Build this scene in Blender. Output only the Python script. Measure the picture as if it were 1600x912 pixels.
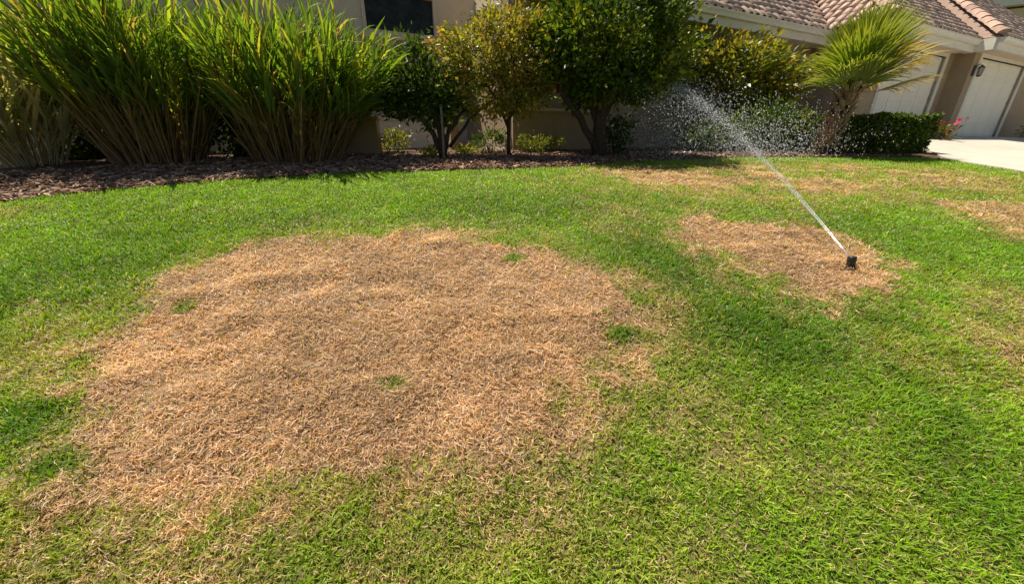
import bpy, math, random
import numpy as np
from mathutils import Vector, Matrix

for _o in list(bpy.data.objects):
    bpy.data.objects.remove(_o, do_unlink=True)
scene = bpy.context.scene
COL = scene.collection
R = math.radians
rng = np.random.default_rng(11)
random.seed(5)

# ------------------------------------------------------------------ camera
cam = bpy.data.cameras.new('camera')
cam.sensor_width = 36.0
cam.lens = 13.05
cam.clip_start = 0.02
cam.clip_end = 2000
camo = bpy.data.objects.new('camera', cam)
COL.objects.link(camo)
camo.location = (0, 0, 1.5)
camo.rotation_euler = (R(90 - 21.3), 0, 0)
scene.camera = camo

# ------------------------------------------------------------------ sky and sun
SUN_AZ = (-0.80, 0.60)            # horizontal direction towards the sun
SUN_EL = R(66)
world = bpy.data.worlds.new('World')
scene.world = world
world.use_nodes = True
wn = world.node_tree
wn.nodes.clear()
w_out = wn.nodes.new('ShaderNodeOutputWorld')
w_bg = wn.nodes.new('ShaderNodeBackground')
w_sky = wn.nodes.new('ShaderNodeTexSky')
w_sky.sky_type = 'NISHITA'
w_sky.sun_disc = False
w_sky.sun_elevation = SUN_EL
w_sky.sun_rotation = math.atan2(SUN_AZ[0], SUN_AZ[1])
w_bg.inputs['Strength'].default_value = 0.05
wn.links.new(w_sky.outputs[0], w_bg.inputs[0])
wn.links.new(w_bg.outputs[0], w_out.inputs[0])

sl = bpy.data.lights.new('sun', 'SUN')
sl.energy = 5.0
sl.angle = R(0.53)
sl.color = (1.0, 0.905, 0.75)
slo = bpy.data.objects.new('sun', sl)
COL.objects.link(slo)
_d = Vector((SUN_AZ[0], SUN_AZ[1], 0)).normalized() * math.cos(SUN_EL) + Vector((0, 0, math.sin(SUN_EL)))
slo.rotation_euler = _d.to_track_quat('Z', 'Y').to_euler()
slo.location = (-6, 8, 14)

vs = scene.view_settings
vs.view_transform = 'Standard'
vs.look = 'None'
vs.exposure = 0.72
vs.gamma = 1.0
vs.use_curve_mapping = False
scene.cycles.max_bounces = 8
scene.cycles.transparent_max_bounces = 8

# ------------------------------------------------------------------ helpers
def tag(o, label=None, cat=None, group=None, kind=None):
    if label: o['label'] = label
    if cat: o['category'] = cat
    if group: o['group'] = group
    if kind: o['kind'] = kind
    return o

def empty(name, loc, rz=0.0):
    o = bpy.data.objects.new(name, None)
    o.empty_display_size = 0.1
    COL.objects.link(o)
    o.location = loc
    o.rotation_euler = (0, 0, rz)
    return o

def link(name, me, parent=None):
    o = bpy.data.objects.new(name, me)
    COL.objects.link(o)
    if parent is not None:
        o.parent = parent
    return o

def np_mesh(name, V, T, mat, cols=None, smooth=False):
    """triangle mesh from arrays; cols is one RGB per vertex"""
    V = np.asarray(V, dtype=np.float32); T = np.asarray(T, dtype=np.int32)
    me = bpy.data.meshes.new(name)
    me.vertices.add(len(V)); me.vertices.foreach_set('co', V.ravel())
    me.loops.add(T.size); me.loops.foreach_set('vertex_index', T.ravel())
    me.polygons.add(len(T))
    me.polygons.foreach_set('loop_start', np.arange(0, T.size, 3, dtype=np.int32))
    try:
        me.polygons.foreach_set('loop_total', np.full(len(T), 3, dtype=np.int32))
    except Exception:
        pass
    if smooth:
        me.polygons.foreach_set('use_smooth', np.ones(len(T), dtype=bool))
    me.update(calc_edges=True)
    if cols is not None:
        a = me.color_attributes.new('Col', 'FLOAT_COLOR', 'POINT')
        c = np.ones((len(V), 4), dtype=np.float32); c[:, :3] = cols
        a.data.foreach_set('color', c.ravel())
    if mat: me.materials.append(mat)
    return me

class MB:
    """collects shapes into one mesh"""
    def __init__(s): s.v = []; s.f = []
    def add(s, vs_, fs):
        b = len(s.v); s.v += [tuple(p) for p in vs_]; s.f += [tuple(i + b for i in f) for f in fs]; return s
    def box(s, x0, x1, y0, y1, z0, z1):
        return s.add([(x0,y0,z0),(x1,y0,z0),(x1,y1,z0),(x0,y1,z0),(x0,y0,z1),(x1,y0,z1),(x1,y1,z1),(x0,y1,z1)],
                     [(0,3,2,1),(4,5,6,7),(0,1,5,4),(1,2,6,5),(2,3,7,6),(3,0,4,7)])
    def prism(s, prof, axis_pts):
        """profile [(y,z)] extruded along x from axis_pts[0] to [1]"""
        n = len(prof); x0, x1 = axis_pts
        return s.add([(x0, y, z) for y, z in prof] + [(x1, y, z) for y, z in prof],
                     [tuple(range(n))[::-1], tuple(range(n, 2*n))] + [(i, (i+1) % n, n+(i+1) % n, n+i) for i in range(n)])
    def tube(s, pts, rad, n=8, cap=True, wob=0.0):
        pts = [Vector(p) for p in pts]; rings = []; ref = Vector((0.31, 0.95, 0.1))
        if not hasattr(rad, '__len__'): rad = [rad]*len(pts)
        b = len(s.v)
        for i, p in enumerate(pts):
            t = (pts[min(i+1, len(pts)-1)] - pts[max(i-1, 0)]).normalized()
            u = t.cross(ref)
            if u.length < 1e-3: u = t.cross(Vector((1, 0, 0)))
            u.normalize(); w = t.cross(u)
            for k in range(n):
                a = 2*math.pi*k/n; r = rad[i]*(1 + wob*random.uniform(-1, 1))
                s.v.append(tuple(p + (u*math.cos(a) + w*math.sin(a))*r))
        for i in range(len(pts)-1):
            for k in range(n):
                s.f.append((b+i*n+k, b+i*n+(k+1) % n, b+(i+1)*n+(k+1) % n, b+(i+1)*n+k))
        if cap:
            s.f.append(tuple(b+k for k in range(n))[::-1]); s.f.append(tuple(b+(len(pts)-1)*n+k for k in range(n)))
        return s
    def lathe(s, prof, n=20, c=(0, 0, 0), cap=True):
        b = len(s.v)
        for r, z in prof:
            for k in range(n):
                a = 2*math.pi*k/n; s.v.append((c[0]+r*math.cos(a), c[1]+r*math.sin(a), c[2]+z))
        for i in range(len(prof)-1):
            for k in range(n):
                s.f.append((b+i*n+k, b+i*n+(k+1) % n, b+(i+1)*n+(k+1) % n, b+(i+1)*n+k))
        if cap:
            s.f.append(tuple(b+k for k in range(n))[::-1]); s.f.append(tuple(b+(len(prof)-1)*n+k for k in range(n)))
        return s
    def mesh(s, name, mat, smooth=False):
        me = bpy.data.meshes.new(name); me.from_pydata(s.v, [], s.f)
        if smooth:
            for p in me.polygons: p.use_smooth = True
        me.update()
        if mat: me.materials.append(mat)
        return me
    def build(s, name, mat, parent=None, smooth=False, bevel=0):
        o = link(name, s.mesh(name, mat, smooth), parent)
        if bevel:
            m = o.modifiers.new('bevel', 'BEVEL'); m.width = bevel; m.segments = 2; m.limit_method = 'ANGLE'
        return o

# ---- value noise
_tab = np.random.default_rng(3).random((256, 256))
def noise2(x, y):
    xi = np.floor(x).astype(int); yi = np.floor(y).astype(int); fx = x - xi; fy = y - yi
    fx = fx*fx*(3-2*fx); fy = fy*fy*(3-2*fy)
    a = _tab[xi % 256, yi % 256]; b = _tab[(xi+1) % 256, yi % 256]
    c = _tab[xi % 256, (yi+1) % 256]; d = _tab[(xi+1) % 256, (yi+1) % 256]
    return (a*(1-fx)+b*fx)*(1-fy) + (c*(1-fx)+d*fx)*fy
def fbm(x, y, o=4):
    v = 0; a = 0.5; t = 0
    for k in range(o):
        v = v + a*noise2(x + 17.3*k, y + 9.1*k); t += a; x = x*2.03; y = y*2.03; a *= 0.5
    return v/t
def sstep(a, b, x):
    t = np.clip((x-a)/(b-a), 0, 1); return t*t*(3-2*t)

# ------------------------------------------------------------------ materials
def newmat(name):
    m = bpy.data.materials.new(name); m.use_nodes = True
    nt = m.node_tree; nt.nodes.clear()
    out = nt.nodes.new('ShaderNodeOutputMaterial')
    return m, nt, out
def N(nt, typ, **kw):
    n = nt.nodes.new(typ)
    for k, v in kw.items(): setattr(n, k, v)
    return n

def leaf_mat(name, trans=0.4, gloss=0.06, rough=0.45, rnd=0.0):
    m, nt, out = newmat(name); L = nt.links
    at = N(nt, 'ShaderNodeAttribute'); at.attribute_name = 'Col'
    col = at.outputs['Color']
    if rnd:
        oi = N(nt, 'ShaderNodeObjectInfo'); mr = N(nt, 'ShaderNodeMapRange')
        mr.inputs['To Min'].default_value = 1-rnd; mr.inputs['To Max'].default_value = 1+rnd
        L.new(oi.outputs['Random'], mr.inputs['Value'])
        vm = N(nt, 'ShaderNodeVectorMath', operation='SCALE'); L.new(col, vm.inputs[0]); L.new(mr.outputs[0], vm.inputs['Scale'])
        col = vm.outputs[0]
    d = N(nt, 'ShaderNodeBsdfDiffuse'); L.new(col, d.inputs['Color'])
    t = N(nt, 'ShaderNodeBsdfTranslucent')
    tc = N(nt, 'ShaderNodeMix', data_type='RGBA', blend_type='MULTIPLY'); tc.inputs[0].default_value = 1.0
    L.new(col, tc.inputs[6]); tc.inputs[7].default_value = (1.45, 1.3, 0.55, 1)
    L.new(tc.outputs[2], t.inputs['Color'])
    mx = N(nt, 'ShaderNodeMixShader'); mx.inputs[0].default_value = trans
    L.new(d.outputs[0], mx.inputs[1]); L.new(t.outputs[0], mx.inputs[2])
    g = N(nt, 'ShaderNodeBsdfGlossy'); g.inputs['Roughness'].default_value = rough
    fr = N(nt, 'ShaderNodeFresnel'); fr.inputs['IOR'].default_value = 1.4
    ml = N(nt, 'ShaderNodeMath', operation='MULTIPLY'); ml.inputs[1].default_value = gloss*4.0
    L.new(fr.outputs[0], ml.inputs[0])
    m2 = N(nt, 'ShaderNodeMixShader'); L.new(ml.outputs[0], m2.inputs[0]); L.new(mx.outputs[0], m2.inputs[1]); L.new(g.outputs[0], m2.inputs[2])
    L.new(m2.outputs[0], out.inputs[0])
    return m

def attr_mat(name, rough=0.9, bump=0.0, bscale=60.0):
    m, nt, out = newmat(name); L = nt.links
    at = N(nt, 'ShaderNodeAttribute'); at.attribute_name = 'Col'
    p = N(nt, 'ShaderNodeBsdfPrincipled'); p.inputs['Roughness'].default_value = rough
    p.inputs['Specular IOR Level'].default_value = 0.2
    L.new(at.outputs['Color'], p.inputs['Base Color'])
    if bump:
        tc = N(nt, 'ShaderNodeTexCoord'); no = N(nt, 'ShaderNodeTexNoise'); no.inputs['Scale'].default_value = bscale; no.inputs['Detail'].default_value = 6
        L.new(tc.outputs['Object'], no.inputs['Vector'])
        b = N(nt, 'ShaderNodeBump'); b.inputs['Strength'].default_value = bump; b.inputs['Distance'].default_value = 0.02
        L.new(no.outputs[0], b.inputs['Height']); L.new(b.outputs[0], p.inputs['Normal'])
    L.new(p.outputs[0], out.inputs[0])
    return m

def noise_mat(name, c1, c2, scale=8, rough=0.85, bump=0.3, bscale=None, dist=0.01, spec=0.3, c3=None, metal=0.0, objrand=0.0):
    """two-tone noise colour, a second large-scale stain and fine relief"""
    m, nt, out = newmat(name); L = nt.links
    tc = N(nt, 'ShaderNodeTexCoord')
    n1 = N(nt, 'ShaderNodeTexNoise'); n1.inputs['Scale'].default_value = scale; n1.inputs['Detail'].default_value = 8; n1.inputs['Roughness'].default_value = 0.65
    L.new(tc.outputs['Object'], n1.inputs['Vector'])
    cr = N(nt, 'ShaderNodeValToRGB'); e = cr.color_ramp.elements
    e[0].position = 0.32; e[1].position = 0.7; e[0].color = (*c1, 1); e[1].color = (*c2, 1)
    L.new(n1.outputs[0], cr.inputs[0])
    col = cr.outputs[0]
    if c3:
        n2 = N(nt, 'ShaderNodeTexNoise'); n2.inputs['Scale'].default_value = scale*0.18; n2.inputs['Detail'].default_value = 5
        L.new(tc.outputs['Object'], n2.inputs['Vector'])
        mr = N(nt, 'ShaderNodeMapRange'); mr.inputs['From Min'].default_value = 0.5; mr.inputs['From Max'].default_value = 0.75; mr.inputs['To Max'].default_value = 0.6
        L.new(n2.outputs[0], mr.inputs[0])
        mx = N(nt, 'ShaderNodeMix', data_type='RGBA'); L.new(mr.outputs[0], mx.inputs[0]); L.new(col, mx.inputs[6]); mx.inputs[7].default_value = (*c3, 1)
        col = mx.outputs[2]
    if objrand:
        oi = N(nt, 'ShaderNodeObjectInfo'); mr2 = N(nt, 'ShaderNodeMapRange')
        mr2.inputs['To Min'].default_value = 1-objrand; mr2.inputs['To Max'].default_value = 1+objrand*0.6
        L.new(oi.outputs['Random'], mr2.inputs[0])
        vm = N(nt, 'ShaderNodeVectorMath', operation='SCALE'); L.new(col, vm.inputs[0]); L.new(mr2.outputs[0], vm.inputs['Scale'])
        col = vm.outputs[0]
    p = N(nt, 'ShaderNodeBsdfPrincipled'); p.inputs['Roughness'].default_value = rough; p.inputs['Metallic'].default_value = metal
    p.inputs['Specular IOR Level'].default_value = spec
    L.new(col, p.inputs['Base Color'])
    if bump:
        n3 = N(nt, 'ShaderNodeTexNoise'); n3.inputs['Scale'].default_value = bscale or scale*6; n3.inputs['Detail'].default_value = 5
        L.new(tc.outputs['Object'], n3.inputs['Vector'])
        b = N(nt, 'ShaderNodeBump'); b.inputs['Strength'].default_value = bump; b.inputs['Distance'].default_value = dist
        L.new(n3.outputs[0], b.inputs['Height']); L.new(b.outputs[0], p.inputs['Normal'])
    L.new(p.outputs[0], out.inputs[0])
    return m

def glass_mat(name):
    m, nt, out = newmat(name)
    p = N(nt, 'ShaderNodeBsdfPrincipled'); p.inputs['Base Color'].default_value = (0.012, 0.014, 0.013, 1)
    p.inputs['Roughness'].default_value = 0.08; p.inputs['Specular IOR Level'].default_value = 0.12
    nt.links.new(p.outputs[0], out.inputs[0]); return m

def reflection_glass(name):
    m = noise_mat(name, (0.004, 0.005, 0.004), (0.035, 0.040, 0.028), 5, 0.08, 0, None, 0, 0.18); return m  # mottled reflection of dark trees painted into the pane colour as noise

def water_mat(name, alpha):
    m, nt, out = newmat(name); L = nt.links
    d = N(nt, 'ShaderNodeBsdfDiffuse'); d.inputs[0].default_value = (0.82, 0.86, 0.92, 1)
    t = N(nt, 'ShaderNodeBsdfTranslucent'); t.inputs[0].default_value = (0.86, 0.9, 0.95, 1)
    g = N(nt, 'ShaderNodeBsdfGlossy'); g.inputs['Roughness'].default_value = 0.15
    a = N(nt, 'ShaderNodeMixShader'); a.inputs[0].default_value = 0.55; L.new(d.outputs[0], a.inputs[1]); L.new(t.outputs[0], a.inputs[2])
    b = N(nt, 'ShaderNodeMixShader'); b.inputs[0].default_value = 0.15; L.new(a.outputs[0], b.inputs[1]); L.new(g.outputs[0], b.inputs[2])
    tr = N(nt, 'ShaderNodeBsdfTransparent')
    c = N(nt, 'ShaderNodeMixShader'); c.inputs[0].default_value = alpha; L.new(tr.outputs[0], c.inputs[1]); L.new(b.outputs[0], c.inputs[2])
    L.new(c.outputs[0], out.inputs[0]); return m

M = {}
M['ground'] = attr_mat('lawn_soil', 0.95, 0.8, 45)
M['grass'] = leaf_mat('grass_blade', 0.42, 0.02, 0.6)
M['mulch_base'] = noise_mat('mulch_base', (0.05, 0.028, 0.018), (0.17, 0.095, 0.06), 30, 0.95, 1.0, 50, 0.03)
M['chip'] = attr_mat('bark_chip', 0.9)
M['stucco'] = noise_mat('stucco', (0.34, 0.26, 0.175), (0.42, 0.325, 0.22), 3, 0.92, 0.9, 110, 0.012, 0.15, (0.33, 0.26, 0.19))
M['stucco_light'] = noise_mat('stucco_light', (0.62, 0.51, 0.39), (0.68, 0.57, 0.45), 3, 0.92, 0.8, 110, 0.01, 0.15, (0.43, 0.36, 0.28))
M['white'] = noise_mat('white_paint', (0.62, 0.59, 0.52), (0.72, 0.69, 0.61), 2.5, 0.6, 0.1, 40, 0.003, 0.35, (0.5, 0.47, 0.4))
M['door'] = noise_mat('garage_door_paint', (0.74, 0.70, 0.60), (0.79, 0.75, 0.65), 2, 0.5, 0.08, 30, 0.003, 0.35)
M['bluewhite'] = noise_mat('whitewash', (0.55, 0.55, 0.56), (0.65, 0.65, 0.66), 4, 0.8, 0.3, 60, 0.004, 0.2)
M['tile'] = noise_mat('roof_tile_clay', (0.50, 0.34, 0.265), (0.66, 0.50, 0.41), 9, 0.85, 0.5, 60, 0.006, 0.2, (0.5, 0.42, 0.36), objrand=0.28)
M['ridge'] = noise_mat('ridge_tile_clay', (0.30, 0.20, 0.155), (0.43, 0.31, 0.25), 9, 0.85, 0.5, 60, 0.006, 0.2, (0.36, 0.30, 0.25), objrand=0.3)
M['deck'] = noise_mat('roof_underlay', (0.20, 0.14, 0.11), (0.32, 0.23, 0.19), 12)
M['concrete'] = noise_mat('driveway_concrete', (0.43, 0.39, 0.33), (0.51, 0.47, 0.40), 3, 0.9, 0.35, 150, 0.004, 0.2, (0.39, 0.355, 0.30))
M['bark'] = noise_mat('bark', (0.03, 0.02, 0.014), (0.085, 0.06, 0.042), 18, 0.95, 1.0, 45, 0.02)
M['wood'] = noise_mat('stake_wood', (0.16, 0.13, 0.10), (0.27, 0.23, 0.18), 14, 0.9, 0.5, 60, 0.006)
M['leaf'] = leaf_mat('shrub_leaf', 0.45, 0.022, 0.5)
M['ginger'] = leaf_mat('cane_leaf', 0.5, 0.04, 0.5)
M['ginger_rnd'] = leaf_mat('cane_leaf_single', 0.5, 0.04, 0.5, 0.25)
M['frond'] = leaf_mat('palm_frond', 0.4, 0.06, 0.4, 0.2)
M['boot'] = noise_mat('palm_boot', (0.16, 0.10, 0.06), (0.36, 0.25, 0.15), 20, 0.9, 0.8, 60, 0.01)
M['glass'] = reflection_glass('window_glass')
M['black'] = noise_mat('black_plastic', (0.012, 0.012, 0.013), (0.022, 0.022, 0.024), 30, 0.4, 0.1, 80, 0.001, 0.5)
M['iron'] = noise_mat('lamp_iron', (0.03, 0.02, 0.018), (0.06, 0.045, 0.04), 20, 0.5, 0.2, 60, 0.002, 0.5)
M['lampglass'] = noise_mat('lamp_glass', (0.3, 0.3, 0.3), (0.4, 0.4, 0.4), 4, 0.15, 0.0, None, 0, 0.5)
M['petal'] = noise_mat('petal_white', (0.75, 0.72, 0.62), (0.82, 0.8, 0.72), 20, 0.7, 0)
M['petal_red'] = noise_mat('petal_red', (0.5, 0.03, 0.06), (0.65, 0.08, 0.12), 20, 0.7, 0)
M['water'] = water_mat('spray_water', 0.85)
M['jet'] = water_mat('jet_water', 0.32)

# ------------------------------------------------------------------ terrain
def hgt(x, y):
    """smooth lie of the land: a bank rising from the street to the house"""
    return 1.62*(1-np.exp(-np.maximum(y, -1.5)/4.0))

LAWN_TOP = [(-9.0, 2.2), (-6.4, 2.6), (-5.48, 3.17), (-5.05, 3.73), (-4.7, 4.0), (-4.3, 4.29), (-3.77, 4.54), (-3.17, 4.78), (-2.51, 5.07), (-1.71, 5.21),
            (-0.88, 5.36), (0.0, 5.46), (0.93, 5.69), (1.86, 6.12), (2.71, 6.42), (3.81, 6.68), (5.07, 6.8), (6.31, 6.78), (6.95, 6.62)]
LAWN_RIGHT = [(7.12, 6.45), (7.0, 5.95), (6.86, 5.21), (6.65, 4.44), (6.52, 3.9), (6.28, 3.2), (5.9, 2.0), (5.5, 0.5), (5.2, -1.0)]
LAWN = np.array(LAWN_TOP + LAWN_RIGHT + [(-9.0, -1.0)])

def sdf(poly, x, y):
    """signed distance to a polygon, positive inside"""
    d = np.full(x.shape, 1e9); ins = np.zeros(x.shape, bool); n = len(poly)
    for i in range(n):
        ax, ay = poly[i]; bx, by = poly[(i+1) % n]
        ex, ey = bx-ax, by-ay; wx, wy = x-ax, y-ay
        t = np.clip((wx*ex+wy*ey)/(ex*ex+ey*ey+1e-12), 0, 1)
        d = np.minimum(d, (wx-ex*t)**2 + (wy-ey*t)**2)
        c = ((ay > y) != (by > y)) & (x < (bx-ax)*(y-ay)/((by-ay) + 1e-12) + ax)
        ins ^= c
    d = np.sqrt(d)
    return np.where(ins, d, -d)

DEAD = [  # outlines of the dry patches, metres
    np.array([(-2.1, 2.49), (-1.92, 2.88), (-1.21, 2.88), (-0.53, 3.06), (-0.1, 2.88), (0.37, 2.58), (0.68, 2.36), (0.85, 2.04), (0.82, 1.81), (0.62, 1.6), (0.50, 1.42), (0.36, 1.3), (0.25, 1.10), (0.05, 1.05), (-0.15, 1.02), (-0.35, 0.92), (-0.53, 0.86), (-0.79, 0.84), (-1.03, 0.84), (-1.29, 0.87), (-1.56, 0.97), (-1.78, 1.13), (-1.93, 1.27), (-2.1, 1.43), (-2.2, 1.63), (-2.2, 1.81), (-2.2, 1.98), (-2.18, 2.24)]),
    np.array([(1.37, 3.17), (1.85, 3.37), (2.24, 3.25), (2.49, 2.91), (2.65, 2.79), (2.68, 2.49), (2.59, 2.24), (2.31, 2.07), (1.98, 2.04), (1.76, 2.1), (1.6, 2.32), (1.38, 2.58), (1.28, 2.79)]),
    np.array([(0.9, 5.52), (1.84, 5.63), (2.66, 5.41), (2.93, 4.78), (2.55, 4.23), (1.98, 4.23), (1.38, 4.6)]),
    np.array([(4.19, 3.75), (4.75, 3.85), (5.3, 3.5), (5.2, 3.0), (4.18, 2.68), (4.05, 2.93), (4.0, 3.2)]),
    np.array([(4.85, 4.99), (5.85, 5.07), (5.91, 4.44), (5.14, 4.15), (4.58, 4.44)]),
]
DEAD_W = [(0.32, 1.0), (0.22, 1.0), (0.3, 0.85), (0.25, 0.85), (0.4, 0.7)]
# soft zones of mixed dry grass: centre, radii, strength
MIXED = [(3.6, 4.9, 2.8, 1.2, 0.78), (1.1, 4.0, 0.7, 0.6, 0.3), (1.0, 3.3, 0.45, 0.7, 0.3), (2.45, 1.65, 0.6, 0.35, 0.5), (2.95, 2.0, 0.5, 0.4, 0.36),
         (-1.0, 0.75, 1.3, 0.28, 0.44), (0.1, 0.95, 0.5, 0.25, 0.38), (0.85, 1.25, 0.35, 0.3, 0.28), (-2.5, 1.6, 0.5, 0.7, 0.35), (-2.9, 3.5, 0.5, 0.3, 0.15),
         (0.6, 0.8, 0.3, 0.2, 0.2), (1.25, 1.0, 0.6, 0.35, 0.13), (-4.6, 3.3, 0.5, 0.4, 0.25), (4.6, 2.0, 0.8, 0.5, 0.2)]
# zones of lush dark grass
LUSH = [(1.08, 2.5, 0.42, 1.0, 1.0), (1.45, 1.85, 0.75, 0.38, 1.0), (0.2, 3.7, 1.3, 0.5, 0.8), (-2.9, 2.4, 0.7, 0.8, 0.8), (-2.05, 1.22, 0.14, 0.12, 0.9), (1.7, 1.05, 0.2, 0.3, 0.7),
        (-2.0, 3.2, 0.6, 0.3, 0.7), (2.9, 3.1, 0.4, 0.5, 0.6), (0.2, 1.0, 0.25, 0.12, 0.5), (-3.5, 3.4, 1.2, 0.8, 0.4), (1.85, 1.47, 0.13, 0.12, 0.8), (1.83, 1.29, 0.10, 0.12, 0.85), (1.75, 1.14, 0.09, 0.1, 0.8), (1.66, 1.0, 0.08, 0.1, 0.7)]
TUFTS = [(-2.02, 1.27, 0.17, 0.10), (-1.72, 1.05, 0.13, 0.07), (-0.55, 1.43, 0.07, 0.035), (0.02, 2.55, 0.08, 0.06), (-1.9, 1.98, 0.06, 0.05), (0.6, 1.75, 0.1, 0.06), (2.21, 3.26, 0.07, 0.05), (2.29, 3.12, 0.05, 0.05)]

def zones(x, y):
    nz = fbm(x*3.1+4, y*3.1+8, 4) - 0.5
    nf = fbm(x*11+2, y*11+5, 3) - 0.5
    dead = np.zeros_like(x)
    for p, (w, s) in zip(DEAD, DEAD_W):
        d = sdf(p, x, y) + 0.75*nz*(0.5+min(w, 0.24)) + 0.40*nf - (0.0 if w == 0.32 else -0.03)
        dead = np.maximum(dead, s*np.maximum(sstep(-w*0.75, w*0.75, d), 0.22*sstep(-w*1.6, -w*0.2, d)))
    mix = np.zeros_like(x)
    for cx, cy, rx, ry, s in MIXED:
        mix = np.maximum(mix, s*np.exp(-(((x-cx)/rx)**2 + ((y-cy)/ry)**2)))
    mix = mix*np.clip(1 + 2.2*nz + 1.6*nf, 0, 2)
    lush = np.zeros_like(x)
    for cx, cy, rx, ry, s in LUSH:
        lush = np.maximum(lush, s*np.exp(-(((x-cx)/rx)**2 + ((y-cy)/ry)**2)**1.5))
    tuft = np.zeros_like(x)
    for cx, cy, rx, ry in TUFTS:
        tuft = np.maximum(tuft, np.exp(-((((x-cx)/rx)**2 + ((y-cy)/ry)**2)*(1+1.5*nf))**2))
    d = np.clip(np.maximum(dead, mix), 0, 1)*(1-0.92*tuft)
    return d, np.clip(lush*(1+nz) + 0.6*tuft, 0, 1), nz, nf

def bumps(x, y, d):
    b = 0.035*(fbm(x*1.7, y*1.7, 3)-0.5) + (0.018+0.03*d)*(fbm(x*5+3, y*5+1, 3)-0.5)
    ru = noise2(x*2.6+0.5*y, y*7.5-0.6*x)     # ruffled ridges in the dry turf
    return b + 0.020*d*sstep(0.58, 0.85, ru)

def gz(x, y):
    x = np.atleast_1d(np.asarray(x, float)); y = np.atleast_1d(np.asarray(y, float))
    return hgt(x, y)
def g1(x, y): return float(gz(x, y)[0])

def grid_axis(lo, hi, flo, fhi, step):
    f = np.arange(flo, fhi + 1e-6, step)
    a = [flo]; s = step
    while a[-1] > lo: s *= 1.35; a.append(max(lo, a[-1]-s))
    b = [fhi]; s = step
    while b[-1] < hi: s *= 1.35; b.append(min(hi, b[-1]+s))
    return np.concatenate([np.array(a[1:][::-1]), f, np.array(b[1:])])

gx = grid_axis(-400, 400, -6.5, 7.5, 0.055); gy = grid_axis(-300, 500, 0.2, 7.2, 0.055)
X, Y = np.meshgrid(gx, gy)
xf, yf = X.ravel(), Y.ravel()
dd, lu, nz, nf = zones(xf, yf)
inl = sstep(-0.05, 0.15, sdf(LAWN, xf, yf))
Z = hgt(xf, yf) + bumps(xf, yf, dd)*inl - 0.03*(1-inl) - 0.25*sstep(6.9, 9, xf)*sstep(30, 20, yf)
soil_d = np.array([0.19, 0.125, 0.075]); soil_g = np.array([0.095, 0.105, 0.025])
gc = soil_g*(1-dd[:, None]) + soil_d*dd[:, None]
gc = gc*(0.75 + 0.9*(nf[:, None]+0.5)*0.6)
nxg, nyg = len(gx), len(gy)
ii = (np.arange(nyg-1)[:, None]*nxg + np.arange(nxg-1)[None, :]).ravel()
T = np.concatenate([np.stack([ii, ii+1, ii+nxg+1], 1), np.stack([ii, ii+nxg+1, ii+nxg], 1)])
ground = link('ground', np_mesh('ground', np.stack([xf, yf, Z], 1), T, M['ground'], gc, True))
tag(ground, 'sloping lawn soil under the grass, rising from the street to the house', 'ground', kind='structure')

# ------------------------------------------------------------------ grass
def blades(x, y, z, az, tilt, bend, curl, L, W, col, nseg, tipcol=None):
    n = len(x); K = 2*nseg + 1
    V = np.zeros((n, K, 3), np.float32); C = np.zeros((n, K, 3), np.float32)
    p = np.stack([x, y, z], 1).astype(float); roll = rng.uniform(-0.7, 0.7, n)
    for k in range(nseg+1):
        t = k/nseg
        a = az + curl*t; th = tilt + bend*t
        dirv = np.stack([np.cos(a)*np.sin(th), np.sin(a)*np.sin(th), np.cos(th)], 1)
        side = np.stack([-np.sin(a), np.cos(a), 0*a], 1)
        up = np.cross(dirv, side)
        side = side*np.cos(roll)[:, None] + up*np.sin(roll)[:, None]
        w = W*0.5*(0.75 if k == 0 else 1.0 - 0.35*t)
        cc = col if tipcol is None else col*(1-t) + tipcol*t
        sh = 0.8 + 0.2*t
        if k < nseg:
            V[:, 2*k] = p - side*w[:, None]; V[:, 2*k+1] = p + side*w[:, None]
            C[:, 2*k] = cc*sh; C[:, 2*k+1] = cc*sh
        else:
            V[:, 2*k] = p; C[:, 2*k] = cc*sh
        p = p + dirv*(L/nseg)[:, None]
    tri = []
    for k in range(nseg-1):
        a = 2*k; tri += [(a, a+1, a+3), (a, a+3, a+2)]
    a = 2*(nseg-1); tri.append((a, a+1, a+2))
    tri = np.array(tri); T_ = (np.arange(n)[:, None, None]*K + tri[None]).reshape(-1, 3)
    return V.reshape(-1, 3), T_, C.reshape(-1, 3)

def scatter(n, y0, y1):
    y = rng.uniform(y0, y1, n); half = 1.62*y + 1.25
    x = rng.uniform(-1, 1, n)*(1.62*y1 + 1.25)
    k = np.abs(x) < half
    x, y = x[k], y[k]
    s = sdf(LAWN, x, y)
    k = s > 0.0
    return x[k], y[k]

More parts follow.
